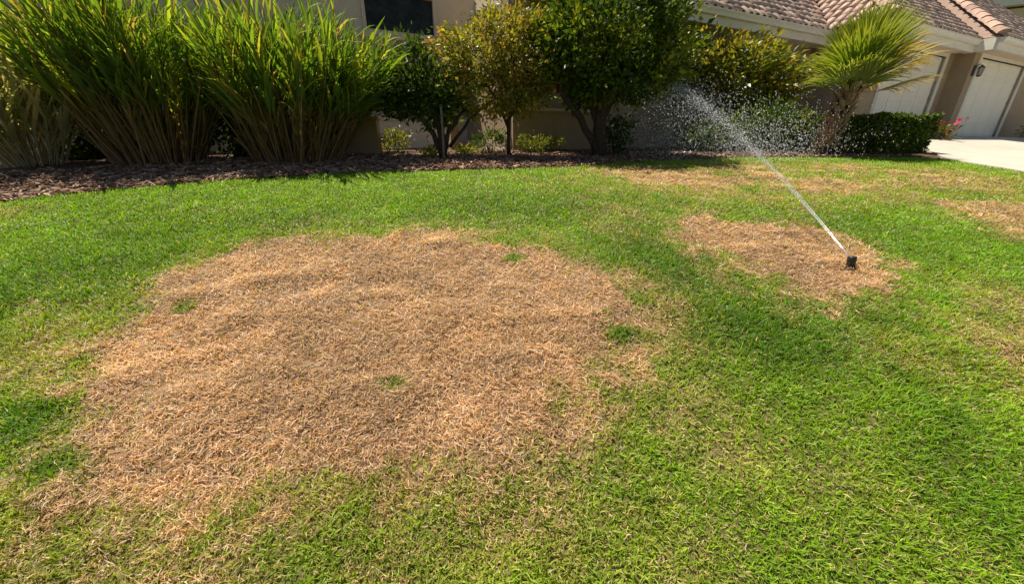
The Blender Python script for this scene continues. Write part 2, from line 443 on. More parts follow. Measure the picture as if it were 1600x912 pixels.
def lawn_band(y0, y1, dens, nseg, wmul):
    area = (y1-y0)*2*(1.62*y1+1.25)
    x, y = scatter(int(area*dens), y0, y1)
    d, lush, nz_, nf_ = zones(x, y)
    n = len(x)
    isd = rng.random(n) < np.clip(d*1.04-0.02, 0.02, 0.985)
    gap = fbm(x*14+70, y*14+33, 2)
    bare = fbm(x*4.3+8, y*4.3+90, 3)
    keep = rng.random(n) < 0.62 + isd*(0.4 - 0.5*sstep(0.62, 0.8, bare)) + 1.1*sstep(0.3, 0.62, gap)*(1-0.5*isd*sstep(0.62, 0.8, bare)); x, y, d, lush, nz_, nf_, isd = [q[keep] for q in (x, y, d, lush, nz_, nf_, isd)]
    n = len(x)
    z = hgt(x, y) + bumps(x, y, d) - 0.004
    az = rng.uniform(0, 2*math.pi, n)
    r = rng.random(n); r2 = rng.random(n)
    # green blades
    lushc = np.array([0.105, 0.235, 0.008]); mid = np.array([0.185, 0.385, 0.007]); olive = np.array([0.285, 0.41, 0.025]); pale = np.array([0.46, 0.50, 0.12])
    big = np.clip(fbm(x*0.9+30, y*0.9+12, 3)*1.6-0.3, 0, 1)
    near = sstep(2.4, 0.9, y)
    f = np.clip(0.18*big + 0.45*near + 0.9*d + 0.35*(r-0.5), 0, 1)[:, None]
    g = mid*(1-f) + olive*f
    g = g*(1-lush[:, None]*0.95) + lushc*lush[:, None]*0.95
    yel = np.array([0.46, 0.42, 0.07]); fy = (np.clip(d*2.0-0.2, 0, 0.6)*rng.random(n))[:, None]; g = g*(1-fy) + yel*fy
    g = np.where((r2 < 0.06)[:, None], pale, g)
    g = g*(0.66 + 0.6*rng.random(n))[:, None]*(0.68 + 0.64*fbm(x*6.5+40, y*6.5+21, 3))[:, None]
    # dry blades
    straw = np.array([0.79, 0.565, 0.33]); tan = np.array([0.62, 0.375, 0.19]); grey = np.array([0.72, 0.58, 0.45]); gold = np.array([0.60, 0.40, 0.12]); brown = np.array([0.20, 0.11, 0.055])
    t = np.clip(rng.random(n) + 0.7*(fbm(x*2.1+51, y*2.1+77, 3)-0.5), 0, 1)[:, None]
    dc = np.where(t < 0.40, straw, np.where(t < 0.72, tan, np.where(t < 0.88, grey, np.where(t < 0.94, gold, brown))))
    dc = dc*(0.62 + 0.66*rng.random(n))[:, None]*(0.72 + 0.56*fbm(x*5.1+14, y*5.1+61, 3))[:, None]
    edge = np.clip(1-np.abs(d-0.5)*2, 0, 1)
    dc = dc*(1-0.35*edge[:, None]*rng.random((n, 1))) + np.array([0.16, 0.2, 0.03])*0.35*edge[:, None]*rng.random((n, 1))
    col = np.where(isd[:, None], dc, g)
    hv = 0.8 + 0.5*fbm(x*4+9, y*4+3, 2)
    L = np.where(isd, rng.uniform(0.015, 0.055, n), rng.uniform(0.022, 0.05, n)*hv*(1+0.25*lush))
    W = np.where(isd, rng.uniform(0.0018, 0.0048, n), rng.uniform(0.0030, 0.0064, n))*wmul
    stub = isd & (rng.random(n) < 0.16); broad = (~isd) & (rng.random(n) < 0.16)
    L = np.where(isd, L*(0.6+0.4*sstep(0.3, 0.8, d)), L); L = np.where(stub, L*0.6, np.where(broad, L*0.7, L)); W = np.where(broad, W*1.7, W)
    tilt = np.where(isd & ~stub, rng.uniform(0.95, 1.55, n), rng.uniform(0.2, 1.1, n))
    bend = np.where(isd, rng.normal(0.25, 0.55, n), rng.uniform(0.2, 1.35, n))
    curl = np.where(isd, rng.normal(0, 1.6, n), rng.normal(0, 0.5, n))
    zo = np.where(isd & ~stub, rng.uniform(0.0, 0.02, n), 0)
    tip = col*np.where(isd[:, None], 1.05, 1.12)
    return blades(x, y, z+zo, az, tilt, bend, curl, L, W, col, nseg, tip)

parts = [lawn_band(0.3, 1.0, 30000, 2, 0.95), lawn_band(1.0, 1.9, 20000, 2, 1.05), lawn_band(1.9, 3.0, 12500, 2, 1.2), lawn_band(3.0, 4.4, 7000, 2, 1.6), lawn_band(4.4, 6.9, 4600, 2, 2.0)]
off = 0; VV = []; TT = []; CC = []
for v, t, c in parts:
    VV.append(v); TT.append(t+off); CC.append(c); off += len(v)
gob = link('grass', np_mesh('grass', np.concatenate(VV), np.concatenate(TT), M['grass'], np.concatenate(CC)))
tag(gob, 'mown lawn grass, green with dry straw-coloured patches', 'grass', kind='stuff')
print('GRASS TRIS', sum(len(t) for t in TT))
del VV, TT, CC, parts

# ------------------------------------------------------------------ mulch bed
def edge_y(x):
    e = np.array(LAWN_TOP); return np.interp(x, e[:, 0], e[:, 1])
mx_ = np.arange(-14, 9.4, 0.12); nt_ = 60
mv = []
for xx in mx_:
    y0 = float(edge_y(xx)) + 0.0
    if xx > 6.95: y0 = 6.62 + (xx-6.95)*0.55
    ts = np.linspace(0, 1, nt_)
    ys = y0 + (13.5-y0)*ts**1.6
    zz = hgt(np.full(nt_, xx), ys) - 0.025*np.exp(-(ys-y0)/0.1) + 0.012 + 0.05*(fbm(np.full(nt_, xx)*2.3+5, ys*2.3, 3)-0.4)*sstep(0, 0.4, ys-y0)
    mv.append(np.stack([np.full(nt_, xx), ys, zz], 1))
mv = np.concatenate(mv); nX = len(mx_)
ii = (np.arange(nX-1)[:, None]*nt_ + np.arange(nt_-1)[None]).ravel()
T = np.concatenate([np.stack([ii, ii+nt_, ii+nt_+1], 1), np.stack([ii, ii+nt_+1, ii+1], 1)])
mul = link('mulch_bed', np_mesh('mulch_bed', mv, T, M['mulch_base'], None, True))
tag(mul, 'reddish brown bark mulch bed between the lawn and the house', 'mulch bed', kind='structure')

def chips(n, x0, x1, depth):
    x = rng.uniform(x0, x1, n); y = edge_y(x) + depth*rng.random(n)**1.25 + 0.01
    z = hgt(x, y) + 0.012 + 0.05*(fbm(x*2.3+5, y*2.3, 3)-0.4)*sstep(0, 0.4, y-edge_y(x)) + rng.uniform(0, 0.02, n)
    L = rng.uniform(0.04, 0.16, n)*rng.uniform(0.6, 1, n); W = rng.uniform(0.008, 0.024, n)
    az = rng.uniform(0, math.pi, n); pit = rng.normal(0, 0.22, n); rl = rng.normal(0, 0.35, n)
    a = np.stack([np.cos(az)*np.cos(pit), np.sin(az)*np.cos(pit), np.sin(pit)], 1)
    s = np.stack([-np.sin(az)*np.cos(rl), np.cos(az)*np.cos(rl), np.sin(rl)], 1)
    p = np.stack([x, y, z], 1); u = np.cross(a, s)*0.005
    l_ = (L/2)[:, None]; w_ = (W/2)[:, None]
    V = np.stack([p-a*l_-s*w_*0.6, p-a*l_*0.9+s*w_*0.8, p+s*w_+u, p+a*l_+s*w_*0.4, p+a*l_*0.85-s*w_*0.7, p-s*w_+u, p-a*l_-s*w_*0.6-u*2, p+a*l_-u*2], 1)
    tri = np.array([(0, 5, 1), (1, 5, 2), (2, 5, 3), (3, 5, 4), (0, 6, 5), (5, 6, 7), (5, 7, 4), (4, 7, 3)])
    T_ = (np.arange(n)[:, None, None]*8 + tri[None]).reshape(-1, 3)
    pal = np.array([(0.35, 0.215, 0.14), (0.22, 0.12, 0.075), (0.45, 0.32, 0.22), (0.13, 0.075, 0.05), (0.46, 0.36, 0.28), (0.27, 0.15, 0.10)])
    c = pal[rng.choice(6, n, p=[.28, .24, .16, .12, .08, .12])]*rng.uniform(0.55, 1.15, (n, 1))
    return V.reshape(-1, 3), T_, np.repeat(c, 8, 0)
v, t, c = chips(26000, -9, 7.0, 2.6)
ch = link('bark_chips', np_mesh('bark_chips', v, t, M['chip'], c))
tag(ch, 'loose shredded bark chips covering the planting bed', 'bark mulch', kind='stuff')

# ------------------------------------------------------------------ house
HA = math.atan2(0.415, 0.91); HO = (3.11, 8.52); HZ = 1.4
def hw(s, Yl, z=0.0):
    """house-local to world"""
    c, q = math.cos(HA), math.sin(HA)
    return (HO[0]+s*c-Yl*q, HO[1]+s*q+Yl*c, z)
house = empty('house', (HO[0], HO[1], HZ), HA)
tag(house, 'beige stucco house with clay tile roof and cream garage doors behind the shrubs', 'house')
def hb(*boxes):
    m = MB()
    for b in boxes: m.box(b[0], b[1], b[2], b[3], b[4]-HZ, b[5]-HZ)
    return m
EV = 4.25                     # height of the eaves
# walls (local x along the facade, y backwards)
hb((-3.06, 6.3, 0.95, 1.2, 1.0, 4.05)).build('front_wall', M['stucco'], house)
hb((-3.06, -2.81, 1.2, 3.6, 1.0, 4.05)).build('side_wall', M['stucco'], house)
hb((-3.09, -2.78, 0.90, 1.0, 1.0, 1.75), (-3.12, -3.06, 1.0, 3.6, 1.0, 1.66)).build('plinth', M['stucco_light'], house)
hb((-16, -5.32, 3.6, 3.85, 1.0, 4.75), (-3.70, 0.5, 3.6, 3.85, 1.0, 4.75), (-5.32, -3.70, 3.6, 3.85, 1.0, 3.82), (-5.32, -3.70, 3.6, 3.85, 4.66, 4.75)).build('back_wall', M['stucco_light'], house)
# window
win = hb((-5.32, -5.25, 3.56, 3.72, 3.82, 4.66), (-3.77, -3.70, 3.56, 3.72, 3.82, 4.66), (-5.25, -3.77, 3.56, 3.72, 3.82, 3.9), (-5.25, -3.77, 3.56, 3.72, 4.58, 4.66)).build('window', M['stucco_light'], house)
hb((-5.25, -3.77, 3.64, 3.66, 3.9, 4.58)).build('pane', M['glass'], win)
hb((-5.42, -3.60, 3.44, 3.6, 3.72, 3.80)).build('sill', M['stucco_light'], win)
# garage walls: the recessed bay and the bay that stands forward
def wall_with_door(name, s0, s1, d0, d1, yf, top):
    return hb((s0, d0, yf, yf+0.25, 1.5, 4.05), (d1, s1, yf, yf+0.25, 1.5, 4.05), (d0, d1, yf, yf+0.25, top, 4.05)).build(name, M['stucco'], house)
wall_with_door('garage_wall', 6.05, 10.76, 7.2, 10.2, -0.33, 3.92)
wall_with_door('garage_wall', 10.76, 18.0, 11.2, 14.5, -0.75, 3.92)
hb((10.76, 11.0, -0.5, -0.08, 1.5, 4.05)).build('return_wall', M['stucco'], house)
hb((6.05, 6.3, -0.08, 0.95, 1.0, 4.05)).build('return_wall', M['stucco'], house)
def garage_door(d0, d1, yf, zb, zt):
    g = hb((d0, d1, yf+0.07, yf+0.11, zb, zt)).build('garage_door', M['door'], house)
    nh, nv = 4, 4; w = (d1-d0)/nh; hh = (zt-zb)/nv
    for j in range(nv):
        for i in range(nh):
            m = MB(); x0, x1 = d0+i*w, d0+(i+1)*w; z0, z1 = zb+j*hh-HZ, zb+(j+1)*hh-HZ
            yb = yf+0.07; x0 += 0.012; x1 -= 0.012; z0 += 0.012; z1 -= 0.012
            ix = 0.13; iz = 0.09
            o = [(x0, yb-0.012, z0), (x1, yb-0.012, z0), (x1, yb-0.012, z1), (x0, yb-0.012, z1)]
            q = [(x0+ix, yb-0.012, z0+iz), (x1-ix, yb-0.012, z0+iz), (x1-ix, yb-0.012, z1-iz), (x0+ix, yb-0.012, z1-iz)]
            r_ = [(x0+ix+0.03, yb-0.001, z0+iz+0.03), (x1-ix-0.03, yb-0.001, z0+iz+0.03), (x1-ix-0.03, yb-0.001, z1-iz-0.03), (x0+ix+0.03, yb-0.001, z1-iz-0.03)]
            bk = [(a, yb+0.01, c_) for a, _, c_ in o]
            f = []
            for k in range(4):
                k2 = (k+1) % 4
                f += [(k, k2, 4+k2, 4+k), (4+k, 4+k2, 8+k2, 8+k), (12+k, 12+k2, k2, k)]
            f.append((8, 9, 10, 11))
            m.add(o+q+r_+bk, f)
            m.build('door_panel', M['door'], g)
    hb((d0-0.14, d0, yf-0.03, yf+0.10, zb, zt), (d1, d1+0.14, yf-0.03, yf+0.16, zb, zt), (d0-0.14, d1+0.14, yf-0.03, yf+0.16, zt, zt+0.16)).build('door_frame', M['white'], g)
garage_door(7.2, 10.2, -0.33, 1.81, 3.92)
garage_door(11.2, 14.5, -0.75, 1.82, 3.92)
SA = -2.8
# fascia, gutter and soffit of each length of eave
def eave(s0, s1, yw, ye):
    hb((s0, s1, ye, ye+0.05, EV-0.30, EV-0.02)).build('fascia', M['white'], house)
    m = MB(); y, z = ye, EV-HZ
    m.prism([(y-0.002, z-0.03), (y-0.13, z-0.03), (y-0.13, z-0.06), (y-0.10, z-0.10), (y-0.09, z-0.15), (y-0.002, z-0.15)], (s0-0.02, s1+0.02))
    m.build('gutter', M['white'], house)
    hb((s0, s1, ye+0.05, yw+0.24, EV-0.24, EV-0.20)).build('soffit', M['stucco_light'], house)
eave(SA, 6.25, 0.95, 0.40)
eave(5.7, 10.35, -0.33, -0.83)
eave(10.30, 18.6, -0.75, -1.25)
hb((10.25, 10.30, -1.20, -0.83, EV-0.30, EV-0.02)).build('fascia', M['white'], house)
hb((5.65, 5.70, -0.83, 0.42, EV-0.30, EV-0.02)).build('fascia', M['white'], house)
# roof planes with barrel tiles
PITCH = 0.80
def rz_(run): return EV-HZ + PITCH*run
roof = MB()
def sheet(pts):
    n_ = len(pts); roof.add([(p[0], p[1], p[2]) for p in pts] + [(p[0], p[1], p[2]-0.03) for p in pts],
        [tuple(range(n_)), tuple(range(n_, 2*n_))[::-1]] + [(i, n_+i, n_+(i+1) % n_, (i+1) % n_) for i in range(n_)])
SA = -2.8                          # left verge of the main roof
sheet([(SA, .42, rz_(0)), (10.65, .42, rz_(0)), (10.65, 5.4, rz_(5.0)), (SA, 5.4, rz_(5.0))])
sheet([(SA, 5.4, rz_(5.0)), (18.7, 5.4, rz_(5.0)), (18.7, 10.4, rz_(0)), (SA, 10.4, rz_(0))])
sheet([(5.65, -.81, rz_(0)+.01), (10.3, -.81, rz_(0)+.01), (14.05, 2.92, rz_(3.75)), (8.98, 2.5, rz_(3.33))])
sheet([(5.65, -.83, rz_(0)+.012), (8.98, 2.5, rz_(3.33)+.002), (10.65, 5.4, rz_(5.0)), (5.65, .4, rz_(0)+.012)])
sheet([(10.3, -1.23, rz_(0)+.01), (18.7, -1.23, rz_(0)+.01), (18.7, 2.5, rz_(3.75)), (14.05, 2.5, rz_(3.75))])
sheet([(10.3, -1.25, rz_(0)+.012), (14.05, 2.5, rz_(3.75)+.002), (14.05, 2.92, rz_(3.75)+.002), (10.3, -.83, rz_(0)+.012)])
sheet([(8.98, 2.5, rz_(3.33)), (18.7, 2.5, rz_(3.75)-.01), (18.7, 6.0, rz_(1.0)), (8.98, 6.0, rz_(1.0))])
roof_o = roof.build('roof', M['deck'], house)
g_ = MB(); g_.prism([(0.95, 4.05-HZ), (5.4, 4.05-HZ), (5.4, rz_(4.9)), (0.95, rz_(0.45))], (SA+0.05, SA+0.3)); g_.build('gable_wall', M['stucco_light'], house)
TW, TE = 0.225, 0.30
sl_len = math.hypot(1, PITCH)
def tile_mesh(var):
    m = MB(); n = 6; Lt = 0.40; r = 0.088
    prof = [(-TW/2-0.004, 0.012)] + [(-TW/2+0.03 + r - r*math.cos(math.pi*k/n), 0.012 + r*0.75*math.sin(math.pi*k/n)) for k in range(n+1)]
    k = len(prof)
    a = [(x, -0.02 + var*0.01*math.sin(x*30), z) for x, z in prof]; b_ = [(x*0.94, Lt, z*0.85-0.02) for x, z in prof]; c_ = [(x, -0.02, z-0.016) for x, z in prof]
    f = [(i, i+1, k+i+1, k+i) for i in range(k-1)] + [(2*k+i, 2*k+i+1, i+1, i) for i in range(k-1)]
    m.add(a+b_+c_, f)
    return m.mesh('roof_tile', M['tile'], True)
TM = [tile_mesh(v) for v in (0, 1, -1)]
slope_a = math.atan(PITCH)
cands = []
def tile_rows(s0, s1, ye, yr, ok=None):
    nrow = int((yr-ye)*sl_len/TE); nc = int((s1-s0)/TW)
    for j in range(nrow):
        for i in range(nc):
            s = s0 + TW*(i+0.5); u_ = j*TE - 0.06
            yy = ye + u_/sl_len; zz = EV-HZ + PITCH*u_/sl_len + 0.012
            if ok is None or ok(s, yy): cands.append((s, yy, zz, 0))
tile_rows(SA, 10.6, 0.40, 5.4, lambda s, y: y > s-5.30)
tile_rows(5.65, 14.0, -0.83, 2.9, lambda s, y: y < s-6.50 and y > s-11.2)
tile_rows(10.30, 18.7, -1.25, 2.5, lambda s, y: y < s-11.58)
# the hipped left end of the garage roof: tiles climb along +x
for j in range(int(5*sl_len/TE)):
    u_ = j*TE - 0.04; s = 5.65 + u_/sl_len
    for i in range(30):
        y = -0.83 + TW*(i+0.5)
        if s-6.46 < y < s-5.2: cands.append((s, y, EV-HZ + PITCH*u_/sl_len + 0.02, 1))
def wpx(s, yy, zz):
    """rough distance and whether the tile lies within view"""
    x, y, _ = hw(s, yy); z = zz + HZ - 1.5
    zc = y*math.cos(R(21.3)) - z*math.sin(R(21.3)); vc = y*math.sin(R(21.3)) + z*math.cos(R(21.3))
    px = 800 + 580*x/zc; py = 456 - 580*vc/zc
    vis = 1060 < px < 1640 and -25 < py
    return (0 if vis else 100) + math.hypot(x, y) 
cands.sort(key=lambda q: wpx(*q[:3]))
rot_t = Matrix.Rotation(slope_a, 4, 'X')
single = cands[:300]; rest = cands[300:]
rot_e = Matrix.Rotation(-math.pi/2, 4, 'Z') @ rot_t
for (s, yy, zz, e_) in single:
    o = link('roof_tile', random.choice(TM), roof_o)
    o.matrix_local = Matrix.Translation((s+random.gauss(0, .004), yy+random.gauss(0, .008), zz+random.gauss(0, .003))) @ (rot_e if e_ else rot_t) @ Matrix.Rotation(random.gauss(0, 0.02), 4, 'Z')
tv = np.array([v.co[:] for v in TM[0].vertices]); tf = []
for p in TM[0].polygons:
    a = list(p.vertices); tf += [(a[0], a[1], a[2]), (a[0], a[2], a[3])]
tf = np.array(tf); Rm = np.array(rot_t.to_3x3())
base = [tv @ Rm.T, tv @ np.array(rot_e.to_3x3()).T]
VV = np.concatenate([base[e_] + np.array([s+random.gauss(0, .004), yy+random.gauss(0, .008), zz]) for s, yy, zz, e_ in rest])
TT = (np.arange(len(rest))[:, None, None]*len(tv) + tf[None]).reshape(-1, 3)
o = link('roof_tiles', np_mesh('roof_tiles', VV, TT, M['tile'], None, True), roof_o); o['kind'] = 'stuff'
# ridge caps
cap = MB(); n = 6
pa = [(-0.02, 0.145*math.cos(math.pi*k/n), 0.10*math.sin(math.pi*k/n)) for k in range(n+1)]
pb = [(0.42, 0.125*math.cos(math.pi*k/n), 0.085*math.sin(math.pi*k/n)-0.01) for k in range(n+1)]
cap.add(pa+pb, [(i, i+1, n+2+i, n+1+i) for i in range(n)] + [tuple(range(n+1))])
cm = cap.mesh('ridge_tile', M['ridge'], True)
def ridge(p0, p1):
    p0 = Vector(p0); p1 = Vector(p1); d = p1-p0; L = d.length; rotm = d.to_track_quat('X', 'Z').to_matrix().to_4x4()
    for k in range(int(L/0.36)):
        o = link('ridge_tile', cm, roof_o); o.matrix_local = Matrix.Translation(p0 + d*(k*0.36/L) + Vector((0, 0, 0.07+random.gauss(0, .004)))) @ rotm
ridge((5.62, -0.86, rz_(0)), (8.98, 2.5, rz_(3.33)))
ridge((8.98, 2.5, rz_(3.33)), (14.05, 2.55, rz_(3.4)))
ridge((10.27, -1.28, rz_(0)), (14.05, 2.5, rz_(3.75)))
ridge((14.05, 2.5, rz_(3.75)), (18.6, 2.5, rz_(3.75)))

# neighbouring house seen over the roof
nb = empty('neighbouring_house', (27, 24, 1.6), R(20))
tag(nb, 'brown stucco house rising behind the garage roof, white gable trim', 'house')
m = MB(); m.add([(-9, 0, 0), (9, 0, 0), (9, 0, 8.15), (-9, 0, 5.45), (-9, 9, 0), (9, 9, 0), (9, 9, 8.15), (-9, 9, 5.45)], [(0, 1, 2, 3), (5, 4, 7, 6), (1, 5, 6, 2), (4, 0, 3, 7), (3, 2, 6, 7)]); m.build('wall', M['stucco_light'], nb)
m = MB(); m.add([(-10, -0.5, 5.4), (10, -0.5, 8.4), (10, 10, 8.4), (-10, 10, 5.4), (-10, -0.5, 5.75), (10, -0.5, 8.75), (10, 10, 8.75), (-10, 10, 5.75)],
                [(0, 3, 2, 1), (4, 5, 6, 7), (0, 1, 5, 4), (1, 2, 6, 5), (2, 3, 7, 6), (3, 0, 4, 7)])
m.build('roof', M['white'], nb)

# wall lantern beside the garage door
lx, ly, lz = hw(10.98, -0.75, 3.55)
lan = empty('wall_lantern', (lx, ly, lz), HA); tag(lan, 'dark iron lantern on the pier beside the right garage door', 'lantern')
m = MB(); m.box(-0.05, 0.05, -0.03, -0.001, -0.12, 0.14); m.tube([(0, -0.02, 0.1), (0, -0.1, 0.17), (0, -0.15, 0.13)], 0.012, 6); m.build('bracket', M['iron'], lan)
m = MB(); m.lathe([(0.02, 0.13), (0.075, 0.08), (0.08, 0.07)], 6, (0, -0.15, 0)); m.lathe([(0.03, -0.16), (0.05, -0.14), (0.055, -0.12)], 6, (0, -0.15, 0)); 
for k in range(6):
    a = math.pi*2*k/6; m.tube([(0.055*math.cos(a), -0.15+0.055*math.sin(a), -0.12), (0.075*math.cos(a), -0.15+0.075*math.sin(a), 0.07)], 0.006, 4)
m.build('cage', M['iron'], lan)
MB().lathe([(0.045, -0.12), (0.065, 0.07)], 6, (0, -0.15, 0)).build('glass', M['lampglass'], lan)

# low walls of the entry court
def low_wall(name, p0, p1, th, z0, z1, mat, label, capm=None):
    d = Vector((p1[0]-p0[0], p1[1]-p0[1], 0)); L = d.length
    e = empty(name, (p0[0], p0[1], z0), math.atan2(d.y, d.x)); tag(e, label, 'wall')
    h_ = z1-z0
    MB().box(0, L, 0, th, -0.3, h_-0.06).build('wall', mat, e, bevel=0.01)
    MB().box(-0.03, L+0.03, -0.03, th+0.03, h_-0.06, h_).build('coping', capm or mat, e, bevel=0.01)
    MB().box(-0.012, L+0.012, -0.014, th+0.014, -0.3, 0.12).build('plinth', mat, e)
    return e
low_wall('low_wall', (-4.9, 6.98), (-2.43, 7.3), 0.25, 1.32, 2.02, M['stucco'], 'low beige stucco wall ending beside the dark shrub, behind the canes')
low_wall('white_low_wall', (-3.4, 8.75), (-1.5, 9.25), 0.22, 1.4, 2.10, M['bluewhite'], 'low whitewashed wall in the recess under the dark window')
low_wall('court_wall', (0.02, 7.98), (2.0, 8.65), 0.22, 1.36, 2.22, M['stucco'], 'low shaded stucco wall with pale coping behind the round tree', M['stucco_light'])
pr = MB().box(-0.1, 0.1, -0.1, 0.1, -0.2, 1.25).build('stucco_pier', M['stucco'], None, bevel=0.01); pr.location = (-1.24, 8.6, 1.4); pr.rotation_euler = (0, 0, HA)
tag(pr, 'narrow brown stucco pier behind the trunk of the dark shrub', 'pier')
# tap on the court wall
tap = MB(); tap.tube([(0, 0, 0), (0, -0.06, 0), (0, -0.09, -0.05)], 0.014, 8); tap.lathe([(0.0, 0.03), (0.035, 0.03), (0.035, 0.04), (0, 0.04)], 10, (0, -0.05, 0))
to = tap.build('garden_tap', M['white'], None); to.location = (0.1, 8.0, 1.92); to.rotation_euler = (0, 0, 0.33)
tag(to, 'small pale tap on the shaded court wall', 'tap')

# driveway: a slab falling from the garage to the street
dv = []; rows = []
left = [(5.2, -1.0), (5.5, 0.5), (5.9, 2.0), (6.28, 3.2), (6.52, 3.9), (6.65, 4.44), (6.86, 5.21), (7.0, 5.95), (7.15, 6.5), (7.6, 7.0), (8.1, 7.7), (8.3, 8.6), (8.5, 9.6), (8.6, 10.4)]
ncol = 40
for (x0, y0) in left:
    row = []
    for k in range(ncol):
        t = k/(ncol-1); x = x0 + t*(26-x0); y = y0 + t*0.415/0.91*(26-x0)*sstep(4, 10, np.array(y0)).item()
        row.append((x, y))
    rows.append(row)
def drive_z(x, y):
    Yl = -(x-HO[0])*0.415 + (y-HO[1])*0.91
    w = float(sstep(-3.2, -0.9, np.array(Yl))); hz = float(hgt(np.array(x), np.array(y)))
    return hz*(1-w) + 1.795*w + 0.02
V = []; F = []
for r_ in rows:
    for x, y in r_: V.append((x, y, drive_z(x, y)))
nr = len(rows)
for j in range(nr-1):
    for k in range(ncol-1): F.append((j*ncol+k, j*ncol+k+1, (j+1)*ncol+k+1, (j+1)*ncol+k))
nb_ = len(V); V += [(x, y, z-0.12) for x, y, z in V]
for j in range(nr-1): F.append((j*ncol, (j+1)*ncol, nb_+(j+1)*ncol, nb_+j*ncol))
for k in range(ncol-1): F.append(((nr-1)*ncol+k, (nr-1)*ncol+k+1, nb_+(nr-1)*ncol+k+1, nb_+(nr-1)*ncol+k))
drv = MB().add(V, F).build('driveway', M['concrete'], None)
tag(drv, 'pale concrete driveway climbing to the garage', 'driveway', kind='structure')
gs = MB()
for (a, b_, y0, y1) in ((5.2, 10.76, -1.1, -0.1), (10.76, 19, -1.5, -0.55)):
    p = [hw(a, y0), hw(b_, y0), hw(b_, y1), hw(a, y1)]
    gs.add([(q[0], q[1], 1.5) for q in p] + [(q[0], q[1], 1.806 if i > 1 else 1.78) for i, q in enumerate(p)], [(4, 5, 6, 7), (0, 1, 5, 4), (1, 2, 6, 5), (2, 3, 7, 6), (3, 0, 4, 7)])
gso = gs.build('garage_apron', M['concrete'], None)
tag(gso, 'pale concrete apron in front of the garage doors', 'apron', kind='structure')

# ------------------------------------------------------------------ foliage helpers
def leaf_cloud(P, O, size, asp, cols, curl=0.25):
    """one folded leaf of four triangles at every point P with outward direction O"""
    n = len(P)
    d = O + rng.normal(0, 0.75, (n, 3)); d /= np.linalg.norm(d, axis=1)[:, None]
    r = rng.normal(0, 1, (n, 3)); s = np.cross(d, r); s /= np.linalg.norm(s, axis=1)[:, None]
    u = np.cross(s, d)
    L = (size*rng.uniform(0.5, 1.55, n))[:, None]; W = L*asp
    b = P; m1 = P + d*L*0.45 + u*L*0.05; tip = P + d*L - u*L*curl*rng.uniform(0, 1, (n, 1))
    l_ = P + d*L*0.42 + s*W*0.5 + u*W*0.22; r_ = P + d*L*0.42 - s*W*0.5 + u*W*0.22
    V = np.stack([b, l_, tip, r_, m1], 1).reshape(-1, 3)
    tri = np.array([(0, 4, 1), (1, 4, 2), (0, 3, 4), (3, 2, 4)])
    T_ = (np.arange(n)[:, None, None]*5 + tri[None]).reshape(-1, 3)
    return V, T_, np.repeat(cols, 5, 0)

def crown_points(ells, nclus, nleaf, spread, shell=0.55, flat=0.8):
    """clusters of leaves spread through ellipsoids, more of them near the skin"""
    w = np.array([e[3]*e[4]*e[5] for e in ells])**0.75; w = w/w.sum()
    pick = rng.choice(len(ells), nclus, p=w); E_ = np.array(ells, float)[pick]
    d = rng.normal(0, 1, (nclus, 3)); d /= np.linalg.norm(d, axis=1)[:, None]
    rad = (shell + (1-shell)*rng.random(nclus)**0.7)*rng.uniform(0.88, 1.08, nclus)
    c = E_[:, :3] + d*E_[:, 3:]*rad[:, None]
    cen = np.array([e[:3] for e in ells]).mean(0)
    k = rng.integers(0, nclus, nleaf)
    P = c[k] + rng.normal(0, 1, (nleaf, 3))*spread*np.array([1, 1, flat])
    O = (c[k]-cen); O /= (np.linalg.norm(O, axis=1)[:, None]+1e-6); O = O + (P-c[k])/spread*0.5
    return c, P, O, k

def mixcol(n, k, nclus, pal, w):
    pal = np.array(pal); base = pal[rng.choice(len(pal), nclus, p=w)][k]
    own = pal[rng.choice(len(pal), n, p=w)]
    return (0.6*base + 0.4*own)*rng.uniform(0.7, 1.3, (n, 1))

def curve(a, b, sag, n=6, jit=0.02):
    a = Vector(a); b = Vector(b); out = []
    for i in range(n+1):
        t = i/n; p = a.lerp(b, t); p.z += sag*math.sin(math.pi*t)
        if 0 < i < n: p += Vector((random.gauss(0, jit), random.gauss(0, jit), random.gauss(0, jit)))
        out.append(p)
    return out

def woody(name, label, cat, base, stems, ells, nclus, nleaf, spread, size, asp, pal, w, group=None, shell=0.55, twig=60, tr=0.012):
    """shrub or tree: trunk with limbs, twigs and a leafy crown; stems are lists of (points, r0, r1)"""
    e = empty(name, base); tag(e, label, cat, group)
    bx, by, bz = base
    def loc(p): return (p[0]-bx, p[1]-by, p[2]-bz)
    c, P, O, k = crown_points(ells, nclus, nleaf, spread, shell)
    tr_ = MB(); ends = []
    for pts, r0, r1 in stems:
        q = []
        for a, b_ in zip(pts[:-1], pts[1:]):
            q += curve(loc(a), loc(b_), 0, 3, 0.012)[:-1]
        q.append(Vector(loc(pts[-1])))
        tr_.tube(q, [r0+(r1-r0)*i/(len(q)-1) for i in range(len(q))], 9, True, 0.12); ends += q[len(q)//2:]
    tr_.build('trunk', M['bark'], e, True)
    tw = MB(); idx = rng.choice(len(c), min(twig, len(c)), replace=False)
    for i in idx:
        t = Vector(loc(c[i])); s = min(ends, key=lambda q: (q-t).length + max(0, q.z-t.z)*1.5)
        tw.tube(curve(s, t, 0.03, 4, 0.025), [tr, tr*0.8, tr*0.6, tr*0.45, tr*0.3], 5, False)
    tw.build('branches', M['bark'], e, True)['kind'] = 'stuff'
    V, T_, C_ = leaf_cloud(P - np.array(base), O, size, asp, mixcol(nleaf, k, nclus, pal, w))
    cr = link('crown', np_mesh('crown', V, T_, M['leaf'], C_), e)
    return e

